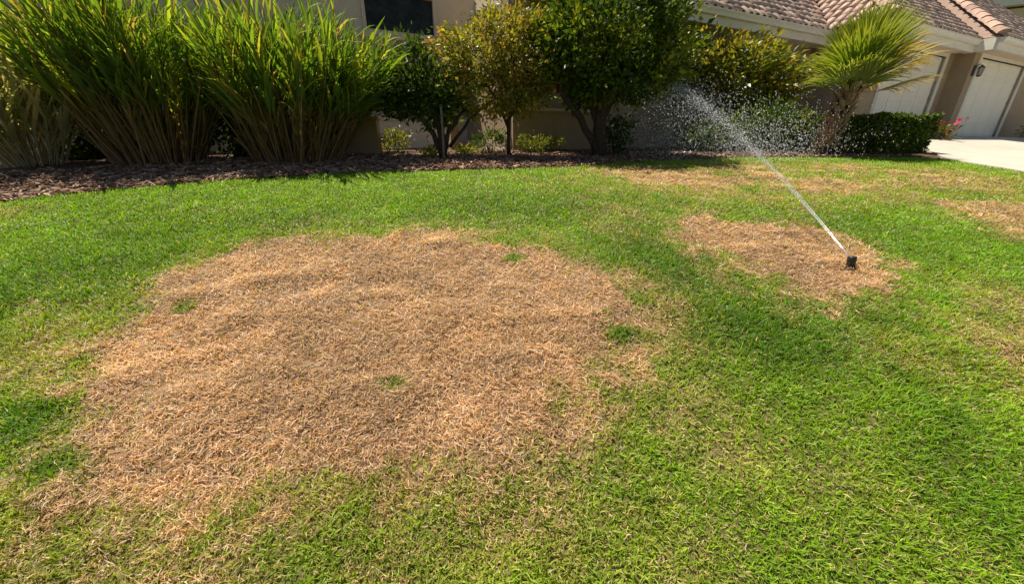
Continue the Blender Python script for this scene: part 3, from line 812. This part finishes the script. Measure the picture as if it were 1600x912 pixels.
# ------------------------------------------------------------------ trees and shrubs along the house
DG = (0.04, 0.085, 0.014); MG = (0.11, 0.165, 0.014); YG = (0.22, 0.26, 0.025); YY = (0.36, 0.31, 0.04); BR = (0.34, 0.19, 0.06); OL = (0.15, 0.165, 0.03)
# dark leafy shrub on several stems
b = (-1.16, 6.7, g1(-1.16, 6.7))
woody('dark_shrub', 'dark green multi-stemmed shrub below the dark window', 'shrub', b,
      [([b, (-1.3, 6.7, 1.7), (-1.75, 6.75, 2.2)], .055, .022), ([b, (-1.2, 6.66, 1.8), (-1.45, 6.8, 2.5)], .06, .02), ([b, (-1.05, 6.7, 1.75), (-0.75, 6.8, 2.1)], .05, .02), ([b, (-1.18, 6.8, 1.8), (-1.1, 6.9, 2.4)], .05, .02)],
      [(-1.55, 6.8, 2.5, 0.58, 0.5, 0.5), (-1.25, 6.85, 2.15, 0.45, 0.45, 0.35), (-1.8, 6.8, 2.25, 0.4, 0.4, 0.3)], 150, 5200, 0.10, 0.085, 0.48, [DG, MG, (0.05, 0.11, 0.03), YG], [.5, .33, .12, .05], shell=0.35)
# bronze and yellow shrub
b = (-0.05, 6.95, g1(-0.05, 6.95))
woody('bronze_shrub', 'yellow and bronze leaved airy shrub left of the round tree', 'shrub', b,
      [([b, (-0.06, 6.95, 1.9), (0.05, 6.95, 2.6)], .038, .02), ([(-0.06, 6.95, 1.8), (-0.3, 6.9, 2.3), (-0.7, 6.85, 2.7)], .028, .012), ([(-0.05, 6.95, 1.95), (0.25, 6.9, 2.4), (0.5, 6.9, 2.8)], .028, .012), ([(-1.06, 6.75, 1.5), (-0.7, 6.8, 1.95), (-0.35, 6.85, 2.2)], .03, .014)],
      [(-0.5, 6.85, 2.85, 0.72, 0.55, 0.52), (0.25, 6.9, 2.8, 0.62, 0.55, 0.6), (-0.3, 6.85, 2.35, 0.85, 0.5, 0.42), (-0.1, 6.9, 3.25, 0.5, 0.4, 0.3)], 290, 12500, 0.085, 0.062, 0.52,
      [YG, YY, BR, OL, MG], [.28, .2, .18, .22, .12], shell=0.45, twig=110, tr=0.009)
# round tree
b = (1.51, 6.9, g1(1.51, 6.9))
woody('round_tree', 'dense round-headed tree with dark green crown and forked trunk', 'tree', b,
      [([b, (1.5, 6.9, 1.9), (1.47, 6.9, 2.5), (1.5, 6.9, 3.1)], .125, .06), ([(1.46, 6.88, 1.45), (1.15, 6.85, 1.95), (0.78, 6.8, 2.35), (0.6, 6.8, 2.7)], .07, .03), ([(1.5, 6.9, 1.9), (1.75, 6.95, 2.4), (2.05, 6.95, 2.8)], .06, .03), ([(1.48, 6.9, 1.8), (1.25, 7.0, 2.4), (1.1, 7.0, 2.9)], .06, .03)],
      [(1.55, 6.95, 3.2, 1.3, 1.15, 0.95), (0.95, 6.9, 2.85, 0.75, 0.8, 0.6), (2.15, 6.95, 2.85, 0.72, 0.8, 0.6), (1.5, 6.95, 2.55, 1.05, 0.8, 0.38)], 340, 18500, 0.105, 0.08, 0.58,
      [DG, MG, (0.065, 0.12, 0.015), YG], [.36, .36, .12, .16], shell=0.5, twig=110, tr=0.014)
# yellow green climber under the eave
b = (4.9, 9.5, g1(4.9, 9.5))
woody('climbing_shrub', 'yellow-green sprawling shrub trained on the wall under the eave', 'shrub', b,
      [([b, (4.8, 9.45, 2.0), (4.4, 9.3, 2.8)], .04, .015), ([b, (5.1, 9.45, 2.1), (5.6, 9.4, 2.9)], .04, .015), ([b, (4.95, 9.45, 2.2), (5.0, 9.4, 3.2)], .035, .012)],
      [(4.2, 9.15, 3.25, 0.68, 0.4, 0.5), (5.2, 9.35, 3.25, 0.75, 0.4, 0.4), (5.85, 9.6, 3.1, 0.45, 0.4, 0.4), (4.3, 9.15, 2.6, 0.65, 0.4, 0.5), (5.4, 9.4, 2.6, 0.8, 0.4, 0.5), (3.75, 8.95, 3.0, 0.45, 0.35, 0.5), (6.2, 9.8, 2.9, 0.5, 0.35, 0.6), (5.7, 9.5, 2.3, 0.6, 0.35, 0.4)], 320, 11500, 0.12, 0.105, 0.45,
      [YG, YY, MG, OL, DG, BR], [.44, .16, .16, .12, .07, .05], shell=0.35, twig=70)
# dark shrubs at the foot of that wall
for (x, y, rx, rz, lab) in ((4.1, 8.1, 0.75, 0.34, 'low dark shrub under the climber, left of the pair behind the spray'), (5.15, 8.0, 0.7, 0.5, 'low dark shrub under the climber, right of the pair beside the palm')):
    b = (x, y, g1(x, y))
    woody('low_shrub', lab, 'shrub', b, [([b, (x, y, b[2]+0.2), (x-0.2, y, b[2]+0.4)], .02, .01), ([b, (x+0.25, y, b[2]+0.35)], .02, .01)],
          [(x, y, b[2]+rz*0.8, rx, 0.4, rz)], 60, 2400, 0.1, 0.08, 0.35, [DG, MG, OL], [.6, .3, .1], 'low dark shrubs under the climber', shell=0.2, twig=25)
# dark undergrowth between and behind the cane clumps
for (x, y, rx, ry, rz, lab) in ((-7.0, 6.75, 0.8, 0.4, 0.6, 'deep green shrub in the gap between the left two cane clumps'), (-4.55, 6.95, 0.7, 0.4, 0.55, 'deep green shrub in the gap between the two big cane clumps')):
    b = (x, y, g1(x, y))
    woody('undergrowth_shrub', lab, 'shrub', b, [([b, (x, y, b[2]+0.3), (x-0.3, y, b[2]+0.7)], .03, .012), ([b, (x+0.3, y, b[2]+0.6)], .03, .012)],
          [(x, y, b[2]+rz*0.9, rx, ry, rz)], 70, 2600, 0.12, 0.1, 0.4, [DG, (0.025, 0.055, 0.015), OL], [.6, .3, .1], 'undergrowth behind the canes', shell=0.1, twig=25)

# clipped hedge
hx0, hy0, hx1, hy1 = 5.98, 7.3, 7.75, 7.42
hd = Vector((hx1-hx0, hy1-hy0, 0)); hl = hd.length; ha = math.atan2(hd.y, hd.x)
hedge = empty('clipped_hedge', (hx0, hy0, g1(hx0, hy0)), ha); tag(hedge, 'low box-clipped dark green hedge between palm and driveway', 'hedge')
n = 15000; D_, H_ = 0.75, 0.66
P = rng.random((n, 3)); face = rng.random(n)
P[:, 0] = np.where(face < 0.12, 1-0.03*rng.random(n), P[:, 0]); P[:, 1] = np.where((face > 0.12) & (face < 0.55), 0.1*rng.random(n), P[:, 1]); P[:, 2] = np.where(face > 0.62, 1-0.06*rng.random(n), P[:, 2])
rnd = np.stack([fbm(P[:, 0]*9+k, P[:, 2]*4+P[:, 1]*5+k, 3)-0.5 for k in (0, 7, 13)], 1)
P = P*np.array([hl, D_, H_]) + rnd*0.11
cx = P-np.array([hl/2, D_/2, H_/2]); O = cx/np.array([hl, D_, H_])*2; O = O**3
V, T_, C_ = leaf_cloud(P, O, 0.05, 0.5, np.array([DG, MG, YG, (0.05, 0.1, 0.02)])[rng.choice(4, n, p=[.45, .3, .1, .15])]*rng.uniform(0.7, 1.3, (n, 1)))
link('foliage', np_mesh('foliage', V, T_, M['leaf'], C_), hedge)
tw = MB()
for i in range(45):
    x = random.uniform(0.1, hl-0.1); y = random.uniform(0.15, D_-0.15)
    tw.tube(curve((x, y, -0.05), (x+random.gauss(0, .1), y+random.gauss(0, .08), H_*0.85), 0, 4, 0.02), [.014, .012, .01, .007, .004], 5, False)
tw.build('stems', M['bark'], hedge, True)['kind'] = 'stuff'

# ------------------------------------------------------------------ cane clumps
def cane_leaf(bendv, wid):
    nseg = 6; V = []; C = []
    p = Vector((0, 0, 0))
    for k in range(nseg+1):
        t = k/nseg; th = bendv*t*t
        w = wid*(math.sin(math.pi*min(1, t*0.97+0.03))**0.75)*(1-0.25*t) + 0.002
        wav = 0.35*w*math.sin(t*9+bendv*5)
        V += [(-w, p.y+wav*0.3, p.z+abs(w)*0.25), (0, p.y, p.z), (w, p.y-wav*0.3, p.z+abs(w)*0.25)]
        p = p + Vector((0, math.cos(th), -math.sin(th)))*(1/nseg)
    T_ = []
    for k in range(nseg):
        a = 3*k
        for j in (0, 1): T_ += [(a+j, a+j+1, a+j+4), (a+j, a+j+4, a+j+3)]
    return np.array(V), np.array(T_)
LV = [cane_leaf(bv, w) for bv, w in ((0.15, 0.038), (0.5, 0.043), (0.9, 0.037), (0.3, 0.030), (1.3, 0.034))]
CPAL = [((0.13, 0.235, 0.022), 0.42), ((0.085, 0.165, 0.02), 0.26), ((0.24, 0.32, 0.03), 0.2), ((0.38, 0.36, 0.05), 0.08), ((0.34, 0.25, 0.10), 0.04)]
CPAL_PALE = [((0.40, 0.43, 0.24), 0.4), ((0.26, 0.30, 0.15), 0.25), ((0.52, 0.50, 0.30), 0.2), ((0.58, 0.50, 0.30), 0.15)]
def leaf_variants(pal, nm):
    out = []
    for vi, (v, t) in enumerate(LV):
        for ci, (c, _) in enumerate(pal):
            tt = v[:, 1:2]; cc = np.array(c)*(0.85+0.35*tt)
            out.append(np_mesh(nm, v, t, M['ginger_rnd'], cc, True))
    return out
def frame(d, up):
    d = d/np.linalg.norm(d); x = np.cross(d, up); x = x/(np.linalg.norm(x)+1e-9); z = np.cross(x, d)
    return np.stack([x, d, z], 1)
def cane_clump(label, bx, by, ncane, rad, hmin, hmax, spread, pal, leafmesh, nsingle, lean=(0, 0), lmul=1.0, wmul=1.0, low=0.42, canecol=((0.50, 0.35, 0.21), (0.19, 0.22, 0.04))):
    base = np.array([bx, by, g1(bx, by)])
    e = empty('cane_clump', tuple(base)); tag(e, label, 'cane plant', 'cane clumps along the mulch bed')
    cv, cf, cc = [], [], []; nv = 0; leaves = []
    pw = np.array([w for _, w in pal]); pw = pw/pw.sum()
    for i in range(ncane):
        a = random.uniform(0, 2*math.pi); q = math.sqrt(random.random())
        root = np.array([math.cos(a)*q*rad, math.sin(a)*q*rad*0.7, -0.03])
        tilt = spread*q**0.8*random.uniform(0.75, 1.15)
        a2 = a + random.gauss(0, 0.28)
        L = random.uniform(hmin, hmax)*(1-0.10*q)
        d0 = np.array([math.cos(a2)*math.sin(tilt)+lean[0], math.sin(a2)*math.sin(tilt)*0.85+lean[1], math.cos(tilt)]); d0 /= np.linalg.norm(d0)
        out = np.array([math.cos(a2), math.sin(a2)*0.85, 0])
        ns = 6; p = root.copy(); pts = [p.copy()]; ds = [d0]
        for k in range(ns):
            t = (k+1)/ns
            d = d0 + out*0.16*t*t*(0.3+q) + np.array([0, 0, 0.06*t]); d /= np.linalg.norm(d)
            p = p + d*L/ns; pts.append(p.copy()); ds.append(d)
        # the cane: three sided, tan sheaths below and green above
        dry = random.random(); c0 = np.array(canecol[0])*random.uniform(0.55, 1.25); c1 = np.array(canecol[1])*random.uniform(0.7, 1.3)
        if dry < 0.12: c1 = c0*1.1
        w0 = random.uniform(0.009, 0.018)*wmul
        for k in range(ns+1):
            t = k/ns; s = np.cross(ds[k], [0.2, 1, 0.1]); s /= np.linalg.norm(s); u = np.cross(s, ds[k]); w = w0*(1-0.65*t)
            for an in (0.3, 2.4, 4.5): cv.append(pts[k] + (s*math.cos(an) + u*math.sin(an))*w); cc.append(c0*(1-min(1, t*1.5)) + c1*min(1, t*1.5))
        for k in range(ns):
            for j in range(3):
                a_, b_ = nv+3*k+j, nv+3*k+(j+1) % 3; cf += [(a_, b_, b_+3), (a_, b_+3, a_+3)]
        nv += 3*(ns+1)
        # leaves in two ranks along the upper cane
        for j in range(random.randint(1, 3)):      # withered leaves low on the cane
            t = random.uniform(0.06, 0.5); f = t*ns; k = min(ns-1, int(f)); pp = pts[k]*(1-(f-k)) + pts[k+1]*(f-k)
            an = random.uniform(0, 6.28); dk = ds[k]; s = np.cross(dk, [0.2, 1, 0.1]); s /= np.linalg.norm(s); u = np.cross(s, dk); op = random.uniform(0.15, 0.7)
            leaves.append((pp, frame(dk*math.cos(op) + (s*math.cos(an) + u*math.sin(an))*math.sin(op), dk + np.array([0, 0, 0.2])), random.uniform(0.2, 0.42), random.randrange(len(LV)), len(pal)-1, t))
        nl = random.randint(8, 12); ph = random.uniform(0, math.pi*2)
        for j in range(nl):
            t = low + (1-low)*(j+random.random()*0.6)/nl; f = t*ns; k = min(ns-1, int(f)); pp = pts[k]*(1-(f-k)) + pts[k+1]*(f-k)
            an = ph + math.pi*j + random.gauss(0, 0.35); dk = ds[k]
            s = np.cross(dk, [0.2, 1, 0.1]); s /= np.linalg.norm(s); u = np.cross(s, dk)
            op = 0.28 + 0.22*random.random() + (0.1 if t < 0.6 else 0)
            dl = dk*math.cos(op) + (s*math.cos(an) + u*math.sin(an))*math.sin(op)
            ll = random.uniform(0.32, 0.58)*(0.75+0.4*math.sin(math.pi*min(1, t)))*lmul
            leaves.append((pp, frame(dl, dk + np.array([0, 0, 0.2])), ll, random.randrange(len(LV)), int(rng.choice(len(pal), p=pw)), t))
    link('canes', np_mesh('canes', np.array(cv), np.array(cf), M['ginger'], np.array(cc), True), e)['kind'] = 'stuff'
    leaves.sort(key=lambda l: l[0][1] - 0.5*l[2])          # those on the lawn side show largest
    for pp, fr_, ll, vi, ci, t in leaves[:nsingle]:
        o = link('leaf', leafmesh[vi*len(pal)+ci], e)
        m4 = Matrix.Identity(4)
        for r_ in range(3):
            for c_ in range(3): m4[r_][c_] = float(fr_[r_, c_])*ll*(wmul if c_ == 0 else 1)
            m4[r_][3] = float(pp[r_])
        o.matrix_local = m4
    VV, TT, CC, off = [], [], [], 0
    for pp, fr_, ll, vi, ci, t in leaves[nsingle:]:
        v, tr_ = LV[vi]; w = (v*np.array([wmul, 1, 1])*ll) @ fr_.T + pp
        VV.append(w); TT.append(tr_+off); off += len(v)
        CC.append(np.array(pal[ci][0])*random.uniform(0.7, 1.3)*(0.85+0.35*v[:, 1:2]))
    link('foliage', np_mesh('foliage', np.concatenate(VV), np.concatenate(TT), M['ginger'], np.concatenate(CC), True), e)['kind'] = 'stuff'
    return e
lm1 = leaf_variants(CPAL, 'leaf'); lm2 = leaf_variants(CPAL_PALE, 'leaf')
cane_clump('large bright green cane clump, middle of the three', -5.5, 6.15, 350, 0.62, 1.7, 2.4, 0.50, CPAL, lm1, 300, (0.05, -0.02), low=0.45)
cane_clump('bright green cane clump nearest the window', -3.42, 6.3, 350, 0.64, 1.55, 2.15, 0.52, CPAL, lm1, 300, (0.19, 0.0), low=0.45)
cane_clump('sparse grey-green cane clump at the left edge', -6.95, 5.7, 85, 0.34, 1.0, 1.9, 0.5, CPAL_PALE, lm2, 200, (0.0, -0.05), 1.5, 0.85, 0.25, ((0.60, 0.56, 0.40), (0.44, 0.46, 0.28)))

# ------------------------------------------------------------------ fan palm
pb = np.array([5.62, 7.2, g1(5.62, 7.2)]); pt = np.array([5.88, 7.25, 2.42])
palm = empty('fan_palm', tuple(pb)); tag(palm, 'young fan palm with leaning trunk beside the hedge', 'palm tree')
tv_ = pt-pb
q = [Vector(tv_*t) + Vector((0, 0, -0.06 if t == 0 else 0)) for t in np.linspace(0, 1, 9)]
MB().tube(q, [0.14, 0.12, 0.105, 0.10, 0.10, 0.10, 0.095, 0.085, 0.06], 12, True, 0.08).build('trunk', M['bark'], palm, True)
bm_ = MB()
bm_.add([(-0.05, 0, 0), (0.05, 0, 0), (0.035, 0.03, 0.16), (-0.035, 0.03, 0.16), (0, 0.035, 0.02), (0, 0.06, 0.17)], [(0, 1, 4), (0, 4, 5, 3), (4, 1, 2, 5), (1, 0, 3, 2), (3, 5, 2)])
bmesh_ = bm_.mesh('leaf_base', M['boot'])
for j in range(11):
    for k in range(7):
        t = 0.12 + 0.8*j/10; a = 2*math.pi*(k+0.5*(j % 2))/7 + random.gauss(0, .1)
        o = link('leaf_base', bmesh_, palm); c_ = tv_*t
        o.matrix_local = Matrix.Translation((c_[0]+math.cos(a)*0.088, c_[1]+math.sin(a)*0.088, c_[2])) @ Matrix.Rotation(a-math.pi/2, 4, 'Z') @ Matrix.Rotation(random.uniform(-0.45, -0.15), 4, 'X') @ Matrix.Scale(random.uniform(0.8, 1.25), 4)
def frond_mesh(col, tipc, seed, nseg=30, rad=0.78, droop=0.5, arc=1.55):
    rs = random.Random(seed); V = []; T_ = []; C = []
    # petiole along +y, then the fan of folded segments
    pl = 0.42
    for k in range(5):
        t = k/4; w = 0.014*(1-0.5*t); z = -0.05*t*t
        V += [(-w, pl*t, z), (w, pl*t, z), (0, pl*t, z-0.012)]; C += [np.array(col)*1.1 + np.array([.05, .04, 0])]*3
    for k in range(4):
        for j in range(3):
            a, b_ = 3*k+j, 3*k+(j+1) % 3; T_ += [(a, b_, b_+3), (a, b_+3, a+3)]
    for i in range(nseg):
        an = (i/(nseg-1)-0.5)*2*arc/2*1.05 + rs.gauss(0, 0.03); L = rad*(0.82+0.25*math.cos(an*0.8))*rs.uniform(0.88, 1.08)
        dr = droop*rs.uniform(0.6, 1.4); b0 = len(V); p = np.array([0, pl, -0.05]); nn = 6
        tw = rs.gauss(0, 0.15)
        for k in range(nn+1):
            t = k/nn; th = dr*max(0, t-0.35)**1.5*2.2
            w = 0.0125*math.sin(math.pi*(0.12+0.83*t))**0.8*(1 if t < 0.98 else 0.2)
            dx = np.array([math.sin(an)*math.cos(th), math.cos(an)*math.cos(th), -math.sin(th) + 0.12*math.cos(an*1.2)])
            s = np.array([math.cos(an), -math.sin(an), tw])
            V += [tuple(p - s*w + np.array([0, 0, 0.012*(1-t)])), tuple(p), tuple(p + s*w + np.array([0, 0, 0.012*(1-t)]))]
            cc = np.array(col)*(1-t**2) + np.array(tipc)*t**2; C += [cc]*3
            p = p + dx*L/nn
        for k in range(nn):
            for j in (0, 1):
                a = b0+3*k+j; T_ += [(a, a+1, a+4), (a, a+4, a+3)]
    return np_mesh('frond', np.array(V), np.array(T_), M['frond'], np.array(C), True)
FG = [frond_mesh((0.165, 0.29, 0.018), (0.34, 0.38, 0.06), s, droop=dr) for s, dr in ((1, .3), (2, .6), (3, .9))]
FY = [frond_mesh((0.38, 0.36, 0.04), (0.55, 0.42, 0.10), s, droop=dr) for s, dr in ((4, .8), (5, 1.1))]
nf_r = 50
for i in range(nf_r):
    a = i*2.39996; f = i/(nf_r-1)              # young upright leaves first, old drooping ones last
    el = R(89 - (72+14*math.cos(a))*f**1.5) + random.gauss(0, 0.07)
    right = math.cos(a) > 0.2
    me = random.choice(FY) if (f > 0.5 and right) else FG[min(2, int(f*3))]
    o = link('frond', me, palm); sc = random.uniform(0.78, 1.02)*(0.9 if f > 0.7 else 1.0)*(1.0 + 0.16*math.cos(a)*f)
    o.matrix_local = Matrix.Translation(tuple(tv_*(1.0-0.06*f))) @ Matrix.Rotation(a-math.pi/2, 4, 'Z') @ Matrix.Rotation(el, 4, 'X') @ Matrix.Rotation(random.gauss(0, 0.25), 4, 'Y') @ Matrix.Scale(sc, 4)

# ------------------------------------------------------------------ small plants
def small_plant(name, label, x, y, rx, ry, rz, nl, size, asp, pal, w, flowers=0, petal=None, group=None):
    b = (x, y, g1(x, y)); e = empty(name, b); tag(e, label, 'plant', group)
    st = MB(); tips = []
    for i in range(14):
        t = Vector((random.uniform(-rx, rx)*0.85, random.uniform(-ry, ry)*0.85, rz*random.uniform(0.6, 1.1))); tips.append(t)
        st.tube(curve((t.x*0.25, t.y*0.25, -0.03), t, 0.02, 4, 0.012), [.006, .005, .004, .003, .002], 4, False)
    st.build('stems', M['bark'], e, True)['kind'] = 'stuff'
    c, P, O, k = crown_points([(0, 0, rz*0.55, rx, ry, rz*0.5)], 40, nl, 0.05, 0.2)
    P[:, 2] = np.maximum(P[:, 2], 0.01)
    V, T_, C_ = leaf_cloud(P, O + np.array([0, 0, 0.4]), size, asp, mixcol(nl, k, 40, pal, w))
    link('foliage', np_mesh('foliage', V, T_, M['leaf'], C_), e)
    if flowers:
        fm = MB()
        for k in range(6):
            a = k*math.pi/3
            fm.add([(0, 0, 0), (0.018*math.cos(a-.5), 0.018*math.sin(a-.5), 0.012), (0.036*math.cos(a), 0.036*math.sin(a), 0.018), (0.018*math.cos(a+.5), 0.018*math.sin(a+.5), 0.012)], [(0, 1, 2, 3)])
        fme = fm.mesh('flower', petal)
        for i in range(flowers):
            t = tips[i % len(tips)]; o = link('flower', fme, e)
            o.location = t + Vector((random.gauss(0, .03), random.gauss(0, .03)-0.04, 0.03+random.uniform(0, .03))); o.rotation_euler = (random.uniform(0.3, 1.2), random.gauss(0, .3), random.uniform(0, 6)); o.scale = (random.uniform(0.8, 1.3)*(1.5 if flowers > 15 else 1),)*3
    return e
LIME = (0.30, 0.36, 0.05)
small_plant('rose_bush', 'low rose bush with pale blooms before the whitewashed wall', -2.2, 7.55, 0.42, 0.3, 0.42, 700, 0.05, 0.55, [OL, MG, YG, YY], [.4, .3, .2, .1], 9, M['petal'])
small_plant('lime_groundcover', 'small lime green plant left of the dark shrub trunk', -1.42, 6.95, 0.2, 0.15, 0.14, 260, 0.055, 0.5, [LIME, YG], [.7, .3])
small_plant('lime_groundcover', 'small lime green plant right of the dark shrub trunk', -0.85, 7.2, 0.2, 0.15, 0.16, 220, 0.055, 0.5, [LIME, YG], [.6, .4])
small_plant('upright_plant', 'dark upright narrow-leaved plant against the sunlit side wall', -0.38, 7.5, 0.3, 0.2, 0.42, 620, 0.085, 0.22, [DG, MG], [.7, .3])
small_plant('leafy_plant', 'soft green leafy plant at the foot of the court wall', 0.5, 7.6, 0.48, 0.22, 0.34, 1000, 0.05, 0.35, [MG, YG, OL], [.5, .35, .15])
small_plant('rose_bush', 'dark rose bush with few pale blooms right of the round tree trunk', 1.9, 7.15, 0.26, 0.2, 0.7, 800, 0.06, 0.55, [DG, MG], [.7, .3], 5, M['petal'])
small_plant('red_flower_shrub', 'small red-flowering shrub at the garage pier', 10.35, 9.85, 0.42, 0.3, 0.55, 700, 0.07, 0.4, [OL, MG, DG, (0.3, 0.2, 0.1)], [.3, .3, .2, .2], 22, M['petal_red'])
small_plant('dark_leafy_shrub', 'dark shrub at the far side of the right garage door', 17.2, 13.2, 0.5, 0.4, 0.8, 700, 0.08, 0.45, [OL, DG], [.4, .6])
# wooden stake by the dark shrub
sk = MB().tube([(0, 0, -0.15), (0.004, 0, 0.4), (0.0, 0, 0.82)], [0.02, 0.02, 0.018], 8).build('garden_stake', M['wood'], None); sk.location = (-1.12, 6.5, g1(-1.12, 6.5))
tag(sk, 'thin grey wooden stake standing before the dark shrub stems', 'stake')

# ------------------------------------------------------------------ sprinkler
sx, sy = 2.29, 2.40; sz = g1(sx, sy) - 0.01
spr = empty('sprinkler', (sx, sy, sz), R(95)); tag(spr, 'black pop-up sprinkler head spraying water from a dry patch', 'sprinkler')
spr.rotation_euler = (R(-3), R(4), R(95)); spr.scale = (0.9, 0.9, 0.9)
MB().lathe([(0.030, -0.05), (0.030, 0.012), (0.034, 0.012), (0.036, 0.018), (0.034, 0.024), (0.026, 0.026)], 20).build('body_cap', M['black'], spr, True)
ri = MB(); ri.lathe([(0.0255, 0.02), (0.0255, 0.06), (0.027, 0.063), (0.0285, 0.066), (0.0285, 0.10), (0.027, 0.106), (0.02, 0.108)], 20)
for k in range(10):
    a = 2*math.pi*k/10; ri.tube([(0.0255*math.cos(a), 0.0255*math.sin(a), 0.026), (0.0255*math.cos(a), 0.0255*math.sin(a), 0.06)], 0.0025, 4)
ri.build('riser', M['black'], spr, True)
MB().lathe([(0.012, 0.108), (0.012, 0.110), (0.004, 0.1105)], 12).build('cap_screw', M['iron'], spr, True)
MB().tube([(0.018, 0, 0.088), (0.034, 0, 0.096)], [0.009, 0.007], 10).build('nozzle', M['black'], spr, True)

# water: the jet breaks into drops along its arc and they fall short of the wall
nz0 = np.array([sx-0.004, sy+0.032, sz+0.088])
def arc(k, vz=0.51, c=0.0285):
    k = np.asarray(k, float)
    return np.stack([nz0[0]+0.0546*k, nz0[1]+k, nz0[2]+vz*k-c*k*k], -1)
V = []; F = []
for b_ in range(5):
    o_ = rng.normal(0, 1, 3)*0.010*np.array([1, 0.3, 1]); m = MB(); kk = np.linspace(0.0, rng.uniform(0.7, 1.9), 14)
    pts = arc(kk, 0.51+rng.normal(0, 0.010)) + o_[None]*(0.15+kk[:, None]*0.9)
    m.tube([Vector(p) for p in pts], list(0.0030*(1-0.75*kk/kk.max())*rng.uniform(0.6, 1.1, 14)), 5, True)
    n0 = len(V); V += m.v; F += [tuple(i+n0 for i in f) for f in m.f]
jet = MB().add(V, F).build('water_jet', M['jet'], None, True)
tag(jet, 'white stream of water leaving the sprinkler nozzle', 'water', kind='stuff')

def drops(P, D, r, el):
    """stretched eight-sided drops flying along D"""
    n = len(P); D = D/np.linalg.norm(D, axis=1)[:, None]; s = np.cross(D, np.array([0.3, 0.2, 0.93])); s /= np.linalg.norm(s, axis=1)[:, None]; u = np.cross(s, D)
    r = r[:, None]; e = el[:, None]
    V = np.stack([P+D*r*e, P-D*r*e, P+s*r, P-s*r, P+u*r, P-u*r], 1).reshape(-1, 3)
    tri = np.array([(0, 2, 4), (0, 4, 3), (0, 3, 5), (0, 5, 2), (1, 4, 2), (1, 3, 4), (1, 5, 3), (1, 2, 5)])
    return V, (np.arange(n)[:, None, None]*6 + tri[None]).reshape(-1, 3)
PP, DD, RR, EE = [], [], [], []
n = 3300                                   # the stream itself
k = 0.25 + 4.55*rng.random(n)**0.8
p = arc(k, 0.51 + rng.normal(0, 1, n)*0.010); sp = 0.002 + 0.0075*k**1.5
p[:, 0] += rng.normal(0, 1, n)*sp; p[:, 2] += rng.normal(0, 1, n)*sp*0.8 - rng.exponential(1, n)*0.008*k**1.6
PP.append(p); DD.append(np.stack([0.05+0*k, 1+0*k, 0.48-0.044*k], 1)); RR.append(rng.uniform(0.0011, 0.0027, n)*(0.7+0.26*k)); EE.append(rng.uniform(1.5, 4, n))
n = 5200                                   # drops raining off the far end
k = rng.uniform(2.8, 5.2, n); p = arc(k); f = rng.random(n)**0.8
g = hgt(p[:, 0], p[:, 1]); p[:, 2] = g + (p[:, 2]-g)*f; p[:, 0] += rng.normal(0, 0.42, n) + 0.2*(1-f); p[:, 1] += (1-f)*0.6
PP.append(p); DD.append(np.stack([rng.normal(0, .15, n), 0.5+0*k, -0.9+0*k], 1)); RR.append(rng.uniform(0.0025, 0.0055, n)); EE.append(rng.uniform(1.2, 2.5, n))
n = 3600                                   # the short fan of drops on the right
x = rng.normal(4.15, 0.55, n); y = rng.uniform(5.9, 7.5, n); g = hgt(x, y); z = g + np.abs(rng.normal(0, 0.42, n))
PP.append(np.stack([x, y, z], 1)); DD.append(np.stack([0.35+rng.normal(0, .1, n), 0.4+0*x, -0.85+0*x], 1)); RR.append(rng.uniform(0.002, 0.005, n)); EE.append(rng.uniform(1.5, 4, n))
n = 3500                                   # fine mist around the far half of the arc
k = 1.2 + 3.9*rng.random(n)**0.7; p = arc(k); sp = 0.03 + 0.022*k**1.5
p[:, 0] += rng.normal(0, 1, n)*sp; p[:, 2] += rng.normal(0, 1, n)*sp*0.7 - rng.exponential(1, n)*0.03*k; p[:, 2] = np.maximum(p[:, 2], hgt(p[:, 0], p[:, 1])+0.03)
PP.append(p); DD.append(np.stack([0.05+0*k, 1+0*k, 0.3-0.1*k], 1)); RR.append(rng.uniform(0.0009, 0.0022, n)); EE.append(rng.uniform(1.5, 4, n))
V, T_ = drops(np.concatenate(PP), np.concatenate(DD), np.concatenate(RR), np.concatenate(EE))
dro = link('water_drops', np_mesh('water_drops', V, T_, M['water']))
tag(dro, 'spray of white water drops arching from the sprinkler towards the house', 'water', kind='stuff')
